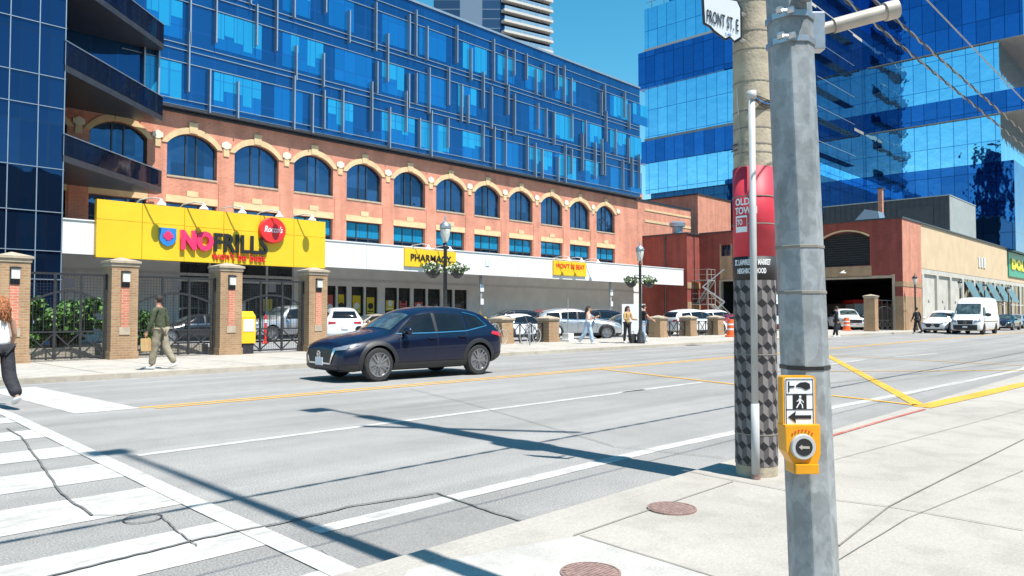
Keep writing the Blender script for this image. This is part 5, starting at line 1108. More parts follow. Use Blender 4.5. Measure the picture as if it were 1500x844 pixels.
# construction barrel, red bollard, yellow box, sign on weighted base
def barrel(loc, label):
    t = thing('traffic_barrel', label, 'traffic barrel', loc, 0); b = MB(); b.lathe([(.36,0),(.36,.1),(.27,.12),(.26,.35),(.245,.36),(.245,.6),(.235,.61),(.23,.85),(.21,.86),(.20,1.02),(.001,1.02)], 18); b.build('barrel', 'orange', t, smooth='auto')
    for z in (.4, .68): b = MB(); b.lathe([(.252,z),(.25,z+.1)], 18); b.build('reflective_band', 'refl_white', t)
barrel(AT(1071,43.5,FZ), 'orange traffic barrel with white bands standing by the rightmost low brick pillar')
barrel(AT(1240,60,FZ), 'small orange traffic barrel near the person in black at the market opening')
t = thing('bollard', 'thin red plastic bollard behind the gate before the pickup', 'bollard', AT(389,36,.03)); b = MB(); b.lathe([(.16,0),(.16,.06),(.06,.1),(.055,1.35),(.001,1.38)], 12); b.build('post', 'red', t, smooth='auto'); b = MB(); b.lathe([(.062,1.0),(.062,1.15)], 12); b.build('band', 'refl_white', t)
t = thing('newspaper_box', 'bright yellow newspaper box behind the gate beside the middle pillar', 'newspaper box', AT(360,25.2,.12)); b = MB(); b.box(-.25,.25,-.22,.22,.35,1.25); b.prism([(-.25,-.22,1.25),(-.25,.22,1.25),(-.25,.22,1.42),(-.25,0,1.42)], (.5,0,0)); b.build('box', 'yellow', t, bevel=.015); b = MB(); b.box(-.19,.19,-.235,-.222,.75,1.15); b.build('door_window', 'sign_white', t); b = MB(); b.box(-.2,.2,-.18,.18,0,.349); b.build('foot', 'iron', t)
t = thing('sign_stand', 'small white sign on a pole with a weighted white base by the silver SUV', 'sign', (*AT(832,36.5)[:2], FZ)); b = MB(); b.tube([(0,0,.1),(0,0,2.1)], .025, 8); b.build('pole', 'galv', t); b = MB(); b.box(-.3,.3,-.3,.3,0,.1); b.prism([(-.2,-.2,.1),(.2,-.2,.1),(.2,.2,.1),(-.2,.2,.1)], (0,0,.3)); b.build('base', 'white_panel', t, bevel=.02)
t = thing('barrier_board', 'white upright board standing in the lot behind the lamp post', 'board', AT(928,44,.03), R(-40)); b = MB(); b.box(-.7,.7,-.04,.04,.25,2.0); b.build('board', 'white_panel', t); b = MB(); b.box(-.6,-.5,-.3,.3,0,.25); b.box(.5,.6,-.3,.3,0,.25); b.build('feet', 'white_panel', t)
# fire escape and ladder cage at the loading block
t = thing('fire_escape', 'rusty open steel stair and platform beside the dark loading block', 'fire escape', (64.5, 36.6, .03))
b = MB(); b.box(-.2,1.2,-.9,.8,4.6,4.68); b.box(-.2,1.2,-.9,.8,2.3,2.38); b.build('platform', 'pipe', t)
b = MB(); b.bar((.5,-.8,2.3),(.5,-3.2,.05),.09,.2); b.bar((1.1,-.8,2.3),(1.1,-3.2,.05),.09,.2); b.bar((.5,-.9,4.6),(.5,.7,2.4),.07,.16); b.bar((1.1,-.9,4.6),(1.1,.7,2.4),.07,.16)
for k in range(9): f = k/9; b.box(.5,1.1,-.8-2.4*f-.1,-.8-2.4*f+.1,2.25-2.25*f,2.29-2.25*f)
b.build('stair', 'pipe', t)
b = MB()
for z in (4.68, 2.38):
    for x, y in ((-.2,-.9),(1.2,-.9),(.5,-.9),(-.2,0),(1.2,0)): b.bar((x,y,z),(x,y,z+1.0),.04)
    for h in (.5, 1.0): b.bar((-.2,-.9,z+h),(1.2,-.9,z+h),.04); b.bar((-.2,-.9,z+h),(-.2,.8,z+h),.04)
b.build('railing', 'pipe', t)
b = MB(); b.bar((-.2,-.9,0),(-.2,-.9,4.6),.07); b.bar((1.2,-.9,0),(1.2,-.9,4.6),.07); b.bar((.5,-3.2,1.05),(.5,-.8,3.3),.04); b.build('support', 'pipe', t)
t = thing('scissor_lift', 'folded metal scissor gantry leaning beside the loading block', 'lift', AT(1026,60,.03), R(-40)); b = MB()
b.bar((0,0,.6),(2,0,2.4),.1); b.bar((2,0,2.4),(.2,0,3.6),.1); b.bar((.2,0,3.6),(2,0,5.0),.08); b.build('arm', 'galv_clean', t); b = MB(); b.box(-.6,1.2,-.5,.5,.1,.6); b.build('base', 'galv_clean', t, bevel=.03)
# shrub and mulch bed behind the first gate
bed = MB(); bed.box(3.0,10.8,25.0,27.5,.03,.22); struct('planting_bed', bed, 'soil')
bed = MB(); bed.box(2.8,11.2,24.75,25.0,.03,.45); bed.box(2.8,11.2,27.5,27.7,.03,.45); struct('bed_edge', bed, 'curb')
def shrub(loc, rx, ry, h, n, label, seed, name='shrub', s=.14):
    t = thing(name, label, 'shrub', loc); rr = random.Random(seed); b = MB(); ends = []
    for k in range(11):
        a = rr.uniform(0, 2*PI); l = rr.uniform(.5, 1); p = [Vector((.12*math.cos(a), .12*math.sin(a), 0)), Vector((rx*.4*l*math.cos(a), ry*.4*l*math.sin(a), h*.4)), Vector((rx*.85*l*math.cos(a), ry*.85*l*math.sin(a), h*rr.uniform(.6,.95)))]; ends.append(p[2]); ends.append(p[1].lerp(p[2], .5)); b.tube(p, [.035,.022,.01], 5)
    b.build('stems', 'bark', t); b = MB(); ends += [Vector((rr.uniform(-rx,rx)*.8, rr.uniform(-ry,ry)*.7, h*rr.uniform(.25,.9))) for _ in range(16)]
    for i, e in enumerate(ends):
        r_ = rr.uniform(.22,.42)*h*.6; ring_of_leaves(b, n//len(ends), r_*1.2, r_*1.2, r_*.75, s, seed*31+i, e, 3)
    b.build('leaves', ['leaf','leaf','leaf_dark'], t, fixn=False); return t
sh = AT(100, 23.6, .2); shrub((sh.x, sh.y+1.0, .2), 1.35, .8, 1.75, 7600, 'bushy bright green shrub growing behind the first iron gate', 4, s=.13)
shrub((*AT(203,25.2)[:2], .2), .5, .4, 1.4, 1500, 'narrow green shrub just right of the pillar behind the man', 9, s=.12)
# ================================================================== FOREGROUND POLES
PB = G(1108.5, 694, NZ); PR = .172
CP = thing('utility_pole', 'round concrete utility pole wrapped in a red and grey cube pattern', 'utility pole', (PB.x, PB.y, NZ))
cx, cy = 0, 0
b = MB(); b.lathe([(PR,0),(PR*.995,1),(PR*.93,4),(PR*.77,11.6),(.001,11.62)], 40); b.build('shaft', 'pole_conc', CP, smooth='auto')
hz = lambda py: HC+(460-py)/FP*(PB.x*CA+PB.y*SA)-NZ
zr0, zr1, zk0 = hz(377), hz(247), hz(411)
r1 = PR+.004
b = MB(); b.lathe([(r1,zr0),(r1*.985,zr1)], 40); b.build('red_wrap', 'wrap_red', CP, smooth=True)
b = MB(); b.lathe([(r1,zk0),(r1,zr0-.001)], 40); b.build('title_band', 'wrap_black', CP, smooth=True)
b = MB(); ncol = 12; s_ = 2*PI*r1/ncol/math.sqrt(3)*1.0; z = .10
wc = 2*PI/ncol
row = 0; s_ = (zk0-.10)/ (1.5*13)
zc = .10
while row < 14:
    for k in range(ncol):
        a0_ = k*wc+(wc/2 if row % 2 else 0); zcen = .10+row*1.5*s_
        def PT(u, v, r=r1): 
            an = a0_+u*wc/2; zz = min(max(zcen+v*s_, .09), zk0-.002); return (r*math.cos(an), r*math.sin(an), zz)
        # cube: top (mid) , left (light), right (black)
        for mi, qd in ((2, [(0,0),(1,.5),(0,1),(-1,.5)]), (0, [(0,0),(-1,.5),(-1,-.5),(0,-1)]), (1, [(0,0),(0,-1),(1,-.5),(1,.5)])):
            b.mi = mi; b.add([PT(*p) for p in qd], [(0,1,2,3)])
    row += 1
b.mi = 0; b.build('cube_pattern_wrap', ['hex_a','hex_b','hex_c'], CP, fixn=False)
camang = math.atan2(-PB.y, -PB.x)   # angle on the pole facing the viewer
def pw(body, w, h, m, z, a, depth=.003): return text(body, w, h, m, (0,0,z), (1,0,0), (0,0,1), CP, depth=depth, bold=.03, wrap=(0,0,r1+.001,a))
aL = camang-R(62)
pw('OLD', .14, .062, 'sign_white', hz(303), aL+.12); pw('TOWN', .20, .062, 'sign_white', hz(316), aL+.10)
b = MB(); b.lathe([(r1+.002, hz(342)), (r1+.002, hz(319))], 40); 
keep = MB()
n = 10; a0_, a1_ = aL+.12, aL+.12+.115/r1
keep.add([((r1+.003)*math.cos(a0_+(a1_-a0_)*i/n), (r1+.003)*math.sin(a0_+(a1_-a0_)*i/n), zz) for zz in (hz(342), hz(318)) for i in range(n+1)], [(i, i+1, n+2+i, n+1+i) for i in range(n)]); tg = keep.build('white_tag', 'sign_white', CP, fixn=False)
keep = MB(); a0_ += .08; a1_ -= .03
keep.add([((r1+.005)*math.cos(a0_+(a1_-a0_)*i/n), (r1+.005)*math.sin(a0_+(a1_-a0_)*i/n), zz) for zz in (hz(334), hz(321)) for i in range(n+1)], [(i, i+1, n+2+i, n+1+i) for i in range(n)]); lg = keep.build('red_flag', 'wrap_red', tg, fixn=False)
o = text('TO', .055, .05, 'sign_white', (0,0,hz(333)+.008), (1,0,0), (0,0,1), tg, depth=.002, bold=.03, wrap=(0,0,r1+.006,a0_+.05))
pw('ST. LAWRENCE MARKET', .33, .05, 'sign_white', hz(390), aL+.02); pw('NEIGHBOURHOOD', .25, .045, 'sign_white', hz(402), aL+.22)
for z in [hz(p) for p in (4,48,75,122,165,190,214,226,290,330,518,632)]:
    b = MB(); f = 1-(z/12)*.2; n = 24; r_ = max(PR*(.995-.0217*(z-1)), r1 if z < zr1 else 0)+.001
    for k in range(n): a = 2*PI*k/n; a2 = 2*PI*(k+1)/n; b.bar((r_*math.cos(a),r_*math.sin(a),z),(r_*math.cos(a2),r_*math.sin(a2),z),.005,.010)
    b.build('steel_band', 'joint', CP)
pa = camang-R(2); pr = PR+.05
b = MB(); top = hz(150); px_ = lambda z, e=0: ((pr+e)*math.cos(pa), (pr+e)*math.sin(pa), z)
b.tube([px_(.0), px_(.62)], .034, 12); b.tube([px_(.62), px_(top)], .028, 12); b.tube([px_(top-.02), px_(top+.05)], .04, 12); b.build('conduit', 'pvc', CP, smooth=True)
b = MB(); b.tube([px_(0), px_(.04)], .037, 12); b.build('conduit_foot', 'rust', CP)
b = MB(); tn = Vector((-math.sin(pa), math.cos(pa), 0))
q = Vector(px_(top-.12, .02))+tn*.13; b.box(-.0,.0,0,0,0,0)
b = MB(); c = Vector((0,0,hz(131)))+tn*(PR+.02); R_ = Matrix.Translation(c) @ Matrix.Rotation(camang, 4, 'Z'); b.box(-.08,.08,-.085,.085,-.09,.09, R_); b.build('junction_box', 'pvc', CP, bevel=.008)
for k, (s0, mm) in enumerate(((.0,'wire'),(.012,'wire'),(.024,'blue_logo'),(.036,'wire'),(.05,'wire'))):
    b = MB(); p0 = Vector(px_(top+.03)); p3 = c+Vector((0,0,-.09)); p1_ = p0+tn*.05+Vector((math.cos(camang),math.sin(camang),0))*.04+Vector((0,0,-.03-s0*2.2)); p2_ = p3+Vector((0,0,-.05-s0*1.5))
    pts = [p0*(1-t_)**3+p1_*3*t_*(1-t_)**2+p2_*3*t_*t_*(1-t_)+p3*t_**3 for t_ in [i/10 for i in range(11)]]; b.tube(pts, .005, 5); b.build('cable', mm, CP)
b = MB(); a_ = camang-R(38)
b.tube([((PR+.015)*math.cos(a_+.1*math.sin(k)), (PR+.015)*math.sin(a_+.1*math.sin(k)), z_) for k, z_ in enumerate([hz(245), hz(225), hz(200), hz(175), hz(150), hz(130)])], .005, 5); b.build('cable', 'wire_pale', CP)
for dz in (hz(213), hz(221)):
    b = MB(); b.tube([((PR+.012)*math.cos(camang-R(75-5*k)), (PR+.012)*math.sin(camang-R(75-5*k)), dz) for k in range(7)], .006, 5); b.build('clamp', 'wire', CP)
# upper hardware of the concrete pole (above the frame; it throws the long shadow)
b = MB(); b.tube([(0,0,11.3),(.03,.35,11.8),(.05,.8,11.95)], .04, 8); b.build('lamp_bracket', 'galv', CP); b = MB(); b.box(-.3,.12,.72,1.1,11.88,12.02); b.build('lamp_head', 'galv', CP, bevel=.04)
b = MB(); b.bar((-.55,.05,10.0),(1.0,-2.3,10.0),.1,.1); b.build('cross_arm', 'bark', CP)
b = MB(); b.lathe([(.2,5.6),(.24,5.65),(.24,6.4),(.2,6.45)], 14, (-.05,-.36,0)); b.build('transformer', 'galv', CP)
# street-name sign on the concrete pole, facing the viewer
SN = thing('street_name_sign', 'white street name sign with a black edge high on the concrete pole', 'street sign', (0,0,0))
fw = Vector((CA, SA, 0)); rt_ = Vector((SA, -CA, 0)); dep = (PB.x*CA+PB.y*SA)-.25
def SP(px, py, off=0): 
    return fw*(dep+off+.25*(px-1090)/55*-.3)+rt_*((px-750)/FP*dep)+Vector((0,0,HC+(460-py)/FP*dep))
shp = [(1035,-22),(1086,-6),(1091,6),(1091,52),(1082,57),(1075,49),(1068,52),(1051,37),(1046,30),(1037,24)]
SN.location = SP(1065,20)
b = MB(); pts = [SP(x,y) for x, y in shp]; b.prism(pts, fw*.02); wp(b, 'sign_edge', 'black', SN)
cxm, cym = 1065, 18; b = MB(); b.prism([SP(cxm+(x-cxm)*.90, cym+(y-cym)*.93, -.006) for x, y in shp], fw*.0055); wp(b, 'sign_face', 'sign_white', SN)
o0 = SP(1042,17,-.008); o1 = SP(1086,37,-.008); ux = (o1-o0)
wtext('FRONT ST. E', ux.length, .105, 'black', o0-Vector((0,0,.03)), ux, (0,0,1), SN, depth=.004, bold=.0)
o0 = SP(1068,47,-.008); o1 = SP(1076,50,-.008); wtext('1-32', .05, .02, 'blue_logo', o0+Vector((0,0,.015)), (o1-o0), (0,0,1), SN, depth=.003, bold=.0)
for a_ in (10, 50): b = MB(); b.tube([SP(1087,a_,.03), SP(1100,a_,.12)], .02, 6); wp(b, 'bracket', 'galv_clean', SN)
# galvanised octagonal pole
DS = 2.75; sb = fw*DS+rt_*((1187-750)/FP*DS); st = fw*DS+rt_*((1161-750)/FP*DS)
zb_ = HC+(460-844)/FP*DS; zt_ = HC+460/FP*DS
dx = (st-sb)/(zt_-zb_)
base = sb+dx*(NZ-zb_); SPo = thing('signal_pole', 'tall octagonal galvanised steel signal pole in the near foreground', 'pole', (base.x, base.y, NZ))
b = MB(); HT = 12.2
def ro(z): return .088-.003*z
prof = [0, .5, 1, 1.5, 2, 2.5, 3, 4, 6, 9, HT]; vs = []; fs = []; ang0 = math.atan2(-base.y, -base.x)+R(2)
for z in prof:
    for k in range(8): a = ang0+k*PI/4; lean = dx*min(z, 3)+dx*max(0, z-3)*.0; vs.append((ro(z)*math.cos(a)+lean.x, ro(z)*math.sin(a)+lean.y, z))
for i in range(len(prof)-1):
    for k in range(8): fs.append((i*8+k, i*8+(k+1) % 8, (i+1)*8+(k+1) % 8, (i+1)*8+k))
b.add(vs, fs+[tuple(range(8)), tuple(reversed(range(len(vs)-8, len(vs))))]); b.build('shaft', 'galv', SPo, bevel=.006, seg=2)
b = MB(); b.box(-.17,.17,-.17,.17,-.01,.03); b.build('base_plate', 'galv', SPo, bevel=.006)
def ax(z): return dx*min(z, 3)
zp = lambda py: HC+(460-py)/FP*DS-NZ
for z in (zp(363), zp(429)): c_ = ax(z); b = MB(); b.lathe([(ro(z)*1.01, z-.006), (ro(z)*1.03, z-.004), (ro(z)*1.03, z+.004), (ro(z)*1.01, z+.006)], 8, (c_.x, c_.y, 0), rot=ang0); b.build('weathered_band', 'joint', SPo)
z = zp(537); c_ = ax(z); b = MB(); b.lathe([(ro(z)*1.01,z-.008),(ro(z)*1.04,z-.006),(ro(z)*1.04,z+.006),(ro(z)*1.01,z+.008)], 8, (c_.x,c_.y,0), rot=ang0); b.build('strap', 'black', SPo)
for py in (25, 62):
    z = zp(py); c_ = ax(z); b = MB(); b.lathe([(ro(z)*1.0,z-.011),(ro(z)*1.07,z-.011),(ro(z)*1.07,z+.011),(ro(z)*1.0,z+.011)], 8, (c_.x,c_.y,0), rot=ang0); k = b.build('clamp_band', 'galv_clean', SPo)
    p = Vector((c_.x, c_.y, z))-fw*(ro(z)+.012)-rt_*.05; b = MB(); b.tube([p-rt_*.03, p+rt_*.03], .006, 6); b.lathe([(.013,-.01),(.013,.01),(.001,.01)], 6, p+rt_*.02-fw*.004, 'y'); b.lathe([(.013,-.01),(.013,.01),(.001,.01)], 6, p-rt_*.02-fw*.004, 'y'); b.build('bolt', 'galv_clean', k)
# bracket arm
z = zp(43); c_ = ax(z); p0 = Vector((c_.x, c_.y, z))+rt_*(ro(z)-.01); T_ = base+Vector((0,0,NZ)); 
end = (fw*2.72+rt_*((1322-750)/FP*2.72)+Vector((0,0,HC+(460-7)/FP*2.72)))-base-Vector((0,0,NZ)); end = Vector((end.x, end.y, end.z))
base3 = Vector((base.x, base.y, NZ)); end = (fw*2.72+rt_*((1322-750)/FP*2.72)+Vector((0,0,HC+(460-7)/FP*2.72)))-base3
b = MB(); d_ = (end-p0); b.tube([p0, p0+d_*.28], .021, 14); b.tube([p0+d_*.28, end], .027, 14); b.tube([p0+d_*.86, end], .034, 14); b.build('bracket_arm', 'pipe', SPo, smooth='auto')
b = MB(); c2 = Vector((c_.x, c_.y, z))+rt_*(ro(z)+.015); b.box(-.025,.025,-.025,.025,-.07,.07, Matrix.Translation(c2) @ Matrix.Rotation(YAW, 4, 'Z')); b.build('arm_mount', 'galv_clean', SPo, bevel=.004)
b = MB(); c2 = Vector((ax(zp(-8)).x, ax(zp(-8)).y, zp(-6)))+rt_*.03-fw*(ro(1)+.02); b.box(-.03,.03,-.02,.02,-.04,.05, Matrix.Translation(c2) @ Matrix.Rotation(YAW, 4, 'Z')); b.build('bracket_block', 'galv', SPo, bevel=.004)
# above the frame: signal arm and head (their shadow crosses the crosswalk)
b = MB(); b.tube([(ax(3).x,ax(3).y,HT-.4),(-.05,1.2,HT)], .04, 8); b.build('luminaire_arm', 'galv', SPo); b = MB(); b.box(-.36,.06,1.0,1.28,HT-.05,HT+.08); b.build('luminaire', 'galv', SPo, bevel=.03)
# push button station
zc_ = zp(614); c_ = ax(zc_); BT = thing('push_button_station', 'yellow pedestrian push button with a walk and arrow sign on the steel pole', 'push button', base3+Vector((c_.x, c_.y, 0))-fw*(ro(zc_)+.035)+Vector((0,0,zc_)), YAW-PI/2+R(3))
# local: x right, z up, -y toward viewer; px scale at this distance
K = (DS-.12)/FP; ox = -33*K
def L_(px, py): return ((px-1162)*K+ox+.0, (614-py)*K)
def plate(name, pts, y0, y1, m, par, bev=0):
    b = MB(); b.prism([(x, y0, z) for x, z in pts], (0, y1-y0, 0)); return b.build(name, m, par, bevel=bev)
def rr_(x0, z0, x1, z1, r, n=5):
    out = []
    for cx_, cz_, a0 in ((x1-r,z1-r,0),(x0+r,z1-r,90),(x0+r,z0+r,180),(x1-r,z0+r,270)):
        out += [(cx_+r*math.cos(R(a0+90*i/n)), cz_+r*math.sin(R(a0+90*i/n))) for i in range(n+1)]
    return out
x0, z1 = L_(1137,543); x1, z0 = L_(1186,617)
pf = plate('housing_plate', rr_(x0, z0-.002, x1, z1, .012), -.012, .03, 'push_yellow', BT, .003)
hx0, hz1 = L_(1136,612); hx1, hz0 = L_(1188,682)
hp = [(hx0,hz1),(hx1,hz1),(hx1,hz1-.10),(hx1-.012,hz0+.03),(hx1-.012,hz0),(hx0+.028,hz0),(hx0+.028,hz0+.035),(hx0+.004,hz0+.075)]
ph = plate('button_housing', hp, -.035, .035, 'push_yellow', BT, .005)
b = MB(); b.box(hx0+.03,hx1-.014,-.05,-.036,hz0+.002,hz0+.035); b.build('housing_lip', 'push_yellow', ph, bevel=.003)
w0 = rr_(x0+.007, z0+.006, x1-.007, z1-.006, .008); sf = plate('sign_face', w0, -.0145, -.012, 'sign_white', pf)
def bd(xa, za, xb, zb__, t=.0022):
    b = MB()
    for a, c in (((xa,za),(xb,za)),((xb,za),(xb,zb__)),((xb,zb__),(xa,zb__)),((xa,zb__),(xa,za))): b.bar((a[0],-.0155,a[1]),(c[0],-.0155,c[1]),t,.0016)
    return b
b = bd(x0+.011, z0+.01, x1-.011, z1-.01); H3 = (z1-z0-.02)/3
for i in (1, 2): b.box(x0+.011,x1-.011,-.0162,-.0147,z0+.01+H3*i-.0012,z0+.01+H3*i+.0012)
b.build('sign_border', 'black', sf)
cxs_ = (x0+x1)/2; ca = z0+.01+H3/2
plate('arrow', [(cxs_-.042,ca),(cxs_-.014,ca+.020),(cxs_-.017,ca+.006),(cxs_+.040,ca+.006),(cxs_+.040,ca-.006),(cxs_-.017,ca-.006),(cxs_-.014,ca-.020)], -.0165, -.0146, 'black', sf)
cw = ca+H3; wk = plate('walk_symbol', [(cxs_-.024,cw-.025),(cxs_+.024,cw-.025),(cxs_+.024,cw+.025),(cxs_-.024,cw+.025)], -.0165, -.0146, 'black', sf)
b = MB(); b.lathe([(.0042,-.0005),(.0042,.0005)], 10, (cxs_+.001,-.0173,cw+.018), 'y')
for p, q, t in (((0,.012),(0,-.003),.008),((0,.011),(-.011,.001),.0035),((0,.011),(.010,.003),.0035),((.010,.003),(.012,-.003),.003),((0,-.002),(-.007,-.011),.0045),((-.007,-.011),(-.012,-.021),.004),((0,-.002),(.008,-.010),.0045),((.008,-.010),(.009,-.022),.004)): b.bar((cxs_+p[0],-.0173,cw+p[1]),(cxs_+q[0],-.0173,cw+q[1]),.0012,t,up=(0,0,1)) if False else b.prism([(cxs_+p[0]-t/2,-.0178,cw+p[1]),(cxs_+p[0]+t/2,-.0178,cw+p[1]),(cxs_+q[0]+t/2,-.0178,cw+q[1]),(cxs_+q[0]-t/2,-.0178,cw+q[1])], (0,.001,0))
b.build('walking_figure', 'sign_white', wk)
chh = cw+H3; plate('hand_symbol', [(cxs_-.012,chh+.004),(cxs_+.002,chh+.014),(cxs_+.022,chh+.016),(cxs_+.036,chh+.010),(cxs_+.038,chh-.006),(cxs_+.022,chh-.012),(cxs_+.008,chh-.004),(cxs_-.012,chh-.001)], -.0165, -.0146, 'black', sf)
plate('button_symbol', [(cxs_-.040,chh-.018),(cxs_-.036,chh-.018),(cxs_-.036,chh-.004),(cxs_-.018,chh-.002),(cxs_-.018,chh+.003),(cxs_-.036,chh+.003),(cxs_-.036,chh+.018),(cxs_-.040,chh+.018)], -.0165, -.0146, 'black', sf)
bx, bz = L_(1161,643); b = MB(); b.lathe([(.030,-.048),(.041,-.048),(.044,-.040),(.044,-.036)], 28, (bx,0,bz), 'y'); b.build('button_ring', 'pvc', ph, smooth='auto')
b = MB(); b.lathe([(.0295,-.0495),(.0295,-.036)], 28, (bx,0,bz), 'y'); bt_ = b.build('button', 'black', ph, smooth='auto')
b = MB(); b.prism([(bx+x_, -.0515, bz+z_) for x_, z_ in ((-.019,0),(-.008,.009),(-.008,.004),(.018,.003),(.018,-.005),(-.008,-.004),(-.008,-.009))], (0,.0025,0)); b.build('tactile_arrow', 'pipe', bt_)
b = MB()
for k in range(-3, 4): a = PI/2+k*.22; b.lathe([(.0028,-.002),(.0028,.002)], 8, (bx+.056*math.cos(a), -.0362, bz+.056*math.sin(a)), 'y')
b.build('sounder_hole', 'red', ph)
b = MB(); b.lathe([(.004,-.002),(.004,.002)], 8, (bx+.0,-.0362,bz-.060), 'y'); b.build('screw', 'galv_clean', ph)
# overhead cables along the street
def cable(y, z, r, label, x0=-14, x1=120, sag=.0, twist=0, m='wire'):
    b = MB(); n = 1100 if twist else 40
    if twist:
        for ph_, mi in ((0,0),(PI,1)):
            b.mi = mi; b.tube([(x0+(x1-x0)*(i/n)**1.0, y+r*1.3*math.cos(ph_+i*.55), z+r*1.3*math.sin(ph_+i*.55)) for i in range(n+1)], r, 5)
        b.mi = 0; o = b.build('overhead_cable', [m, 'wire_pale'], smooth=True)
    else:
        b.tube([(x0+(x1-x0)*i/n, y, z-sag*4*(i/n)*(1-i/n)) for i in range(n+1)], r, 6); o = b.build('overhead_cable', m, smooth=True)
    return tag(o, label, 'cable')
cable(3.1, 5.05, .0105, 'left one of the two twisted cables running over the near pavement', -8, 60, twist=1)
cable(3.0, 5.22, .0105, 'right one of the two twisted cables running over the near pavement', -8, 60, twist=1)
cable(1.95, 4.35, .008, 'thin pale wire crossing the top right corner', -8, 60, m='wire_pale')
# ================================================================== PEOPLE
def skin(name, nodes, edges, root, m, parent, sub=2, extra=None):
    me = bpy.data.meshes.new(name); keys = list(nodes); me.from_pydata([nodes[k][0] for k in keys], [(keys.index(a), keys.index(b_)) for a, b_ in edges], [])
    o = bpy.data.objects.new(name, me); COL.objects.link(o); sm = o.modifiers.new('k', 'SKIN'); sm.use_smooth_shade = True; sm.branch_smoothing = .3
    sv = me.skin_vertices[0].data
    for i, k in enumerate(keys):
        r = nodes[k][1]; sv[i].radius = r if isinstance(r, tuple) else (r, r); sv[i].use_root = (k == root)
    s = o.modifiers.new('u', 'SUBSURF'); s.levels = s.render_levels = sub
    m2 = evalmesh(o); o.modifiers.clear()
    if extra:
        bm = bmesh.new(); bm.from_mesh(m2)
        for vs, fs in extra:
            vv = [bm.verts.new(v) for v in vs]
            for f in fs: bm.faces.new([vv[i] for i in f])
        bm.to_mesh(m2); bm.free()
    o.data = m2; m2.materials.clear(); m2.materials.append(M[m]); m2.polygons.foreach_set('use_smooth', [True]*len(m2.polygons)); o.parent = parent
    return o
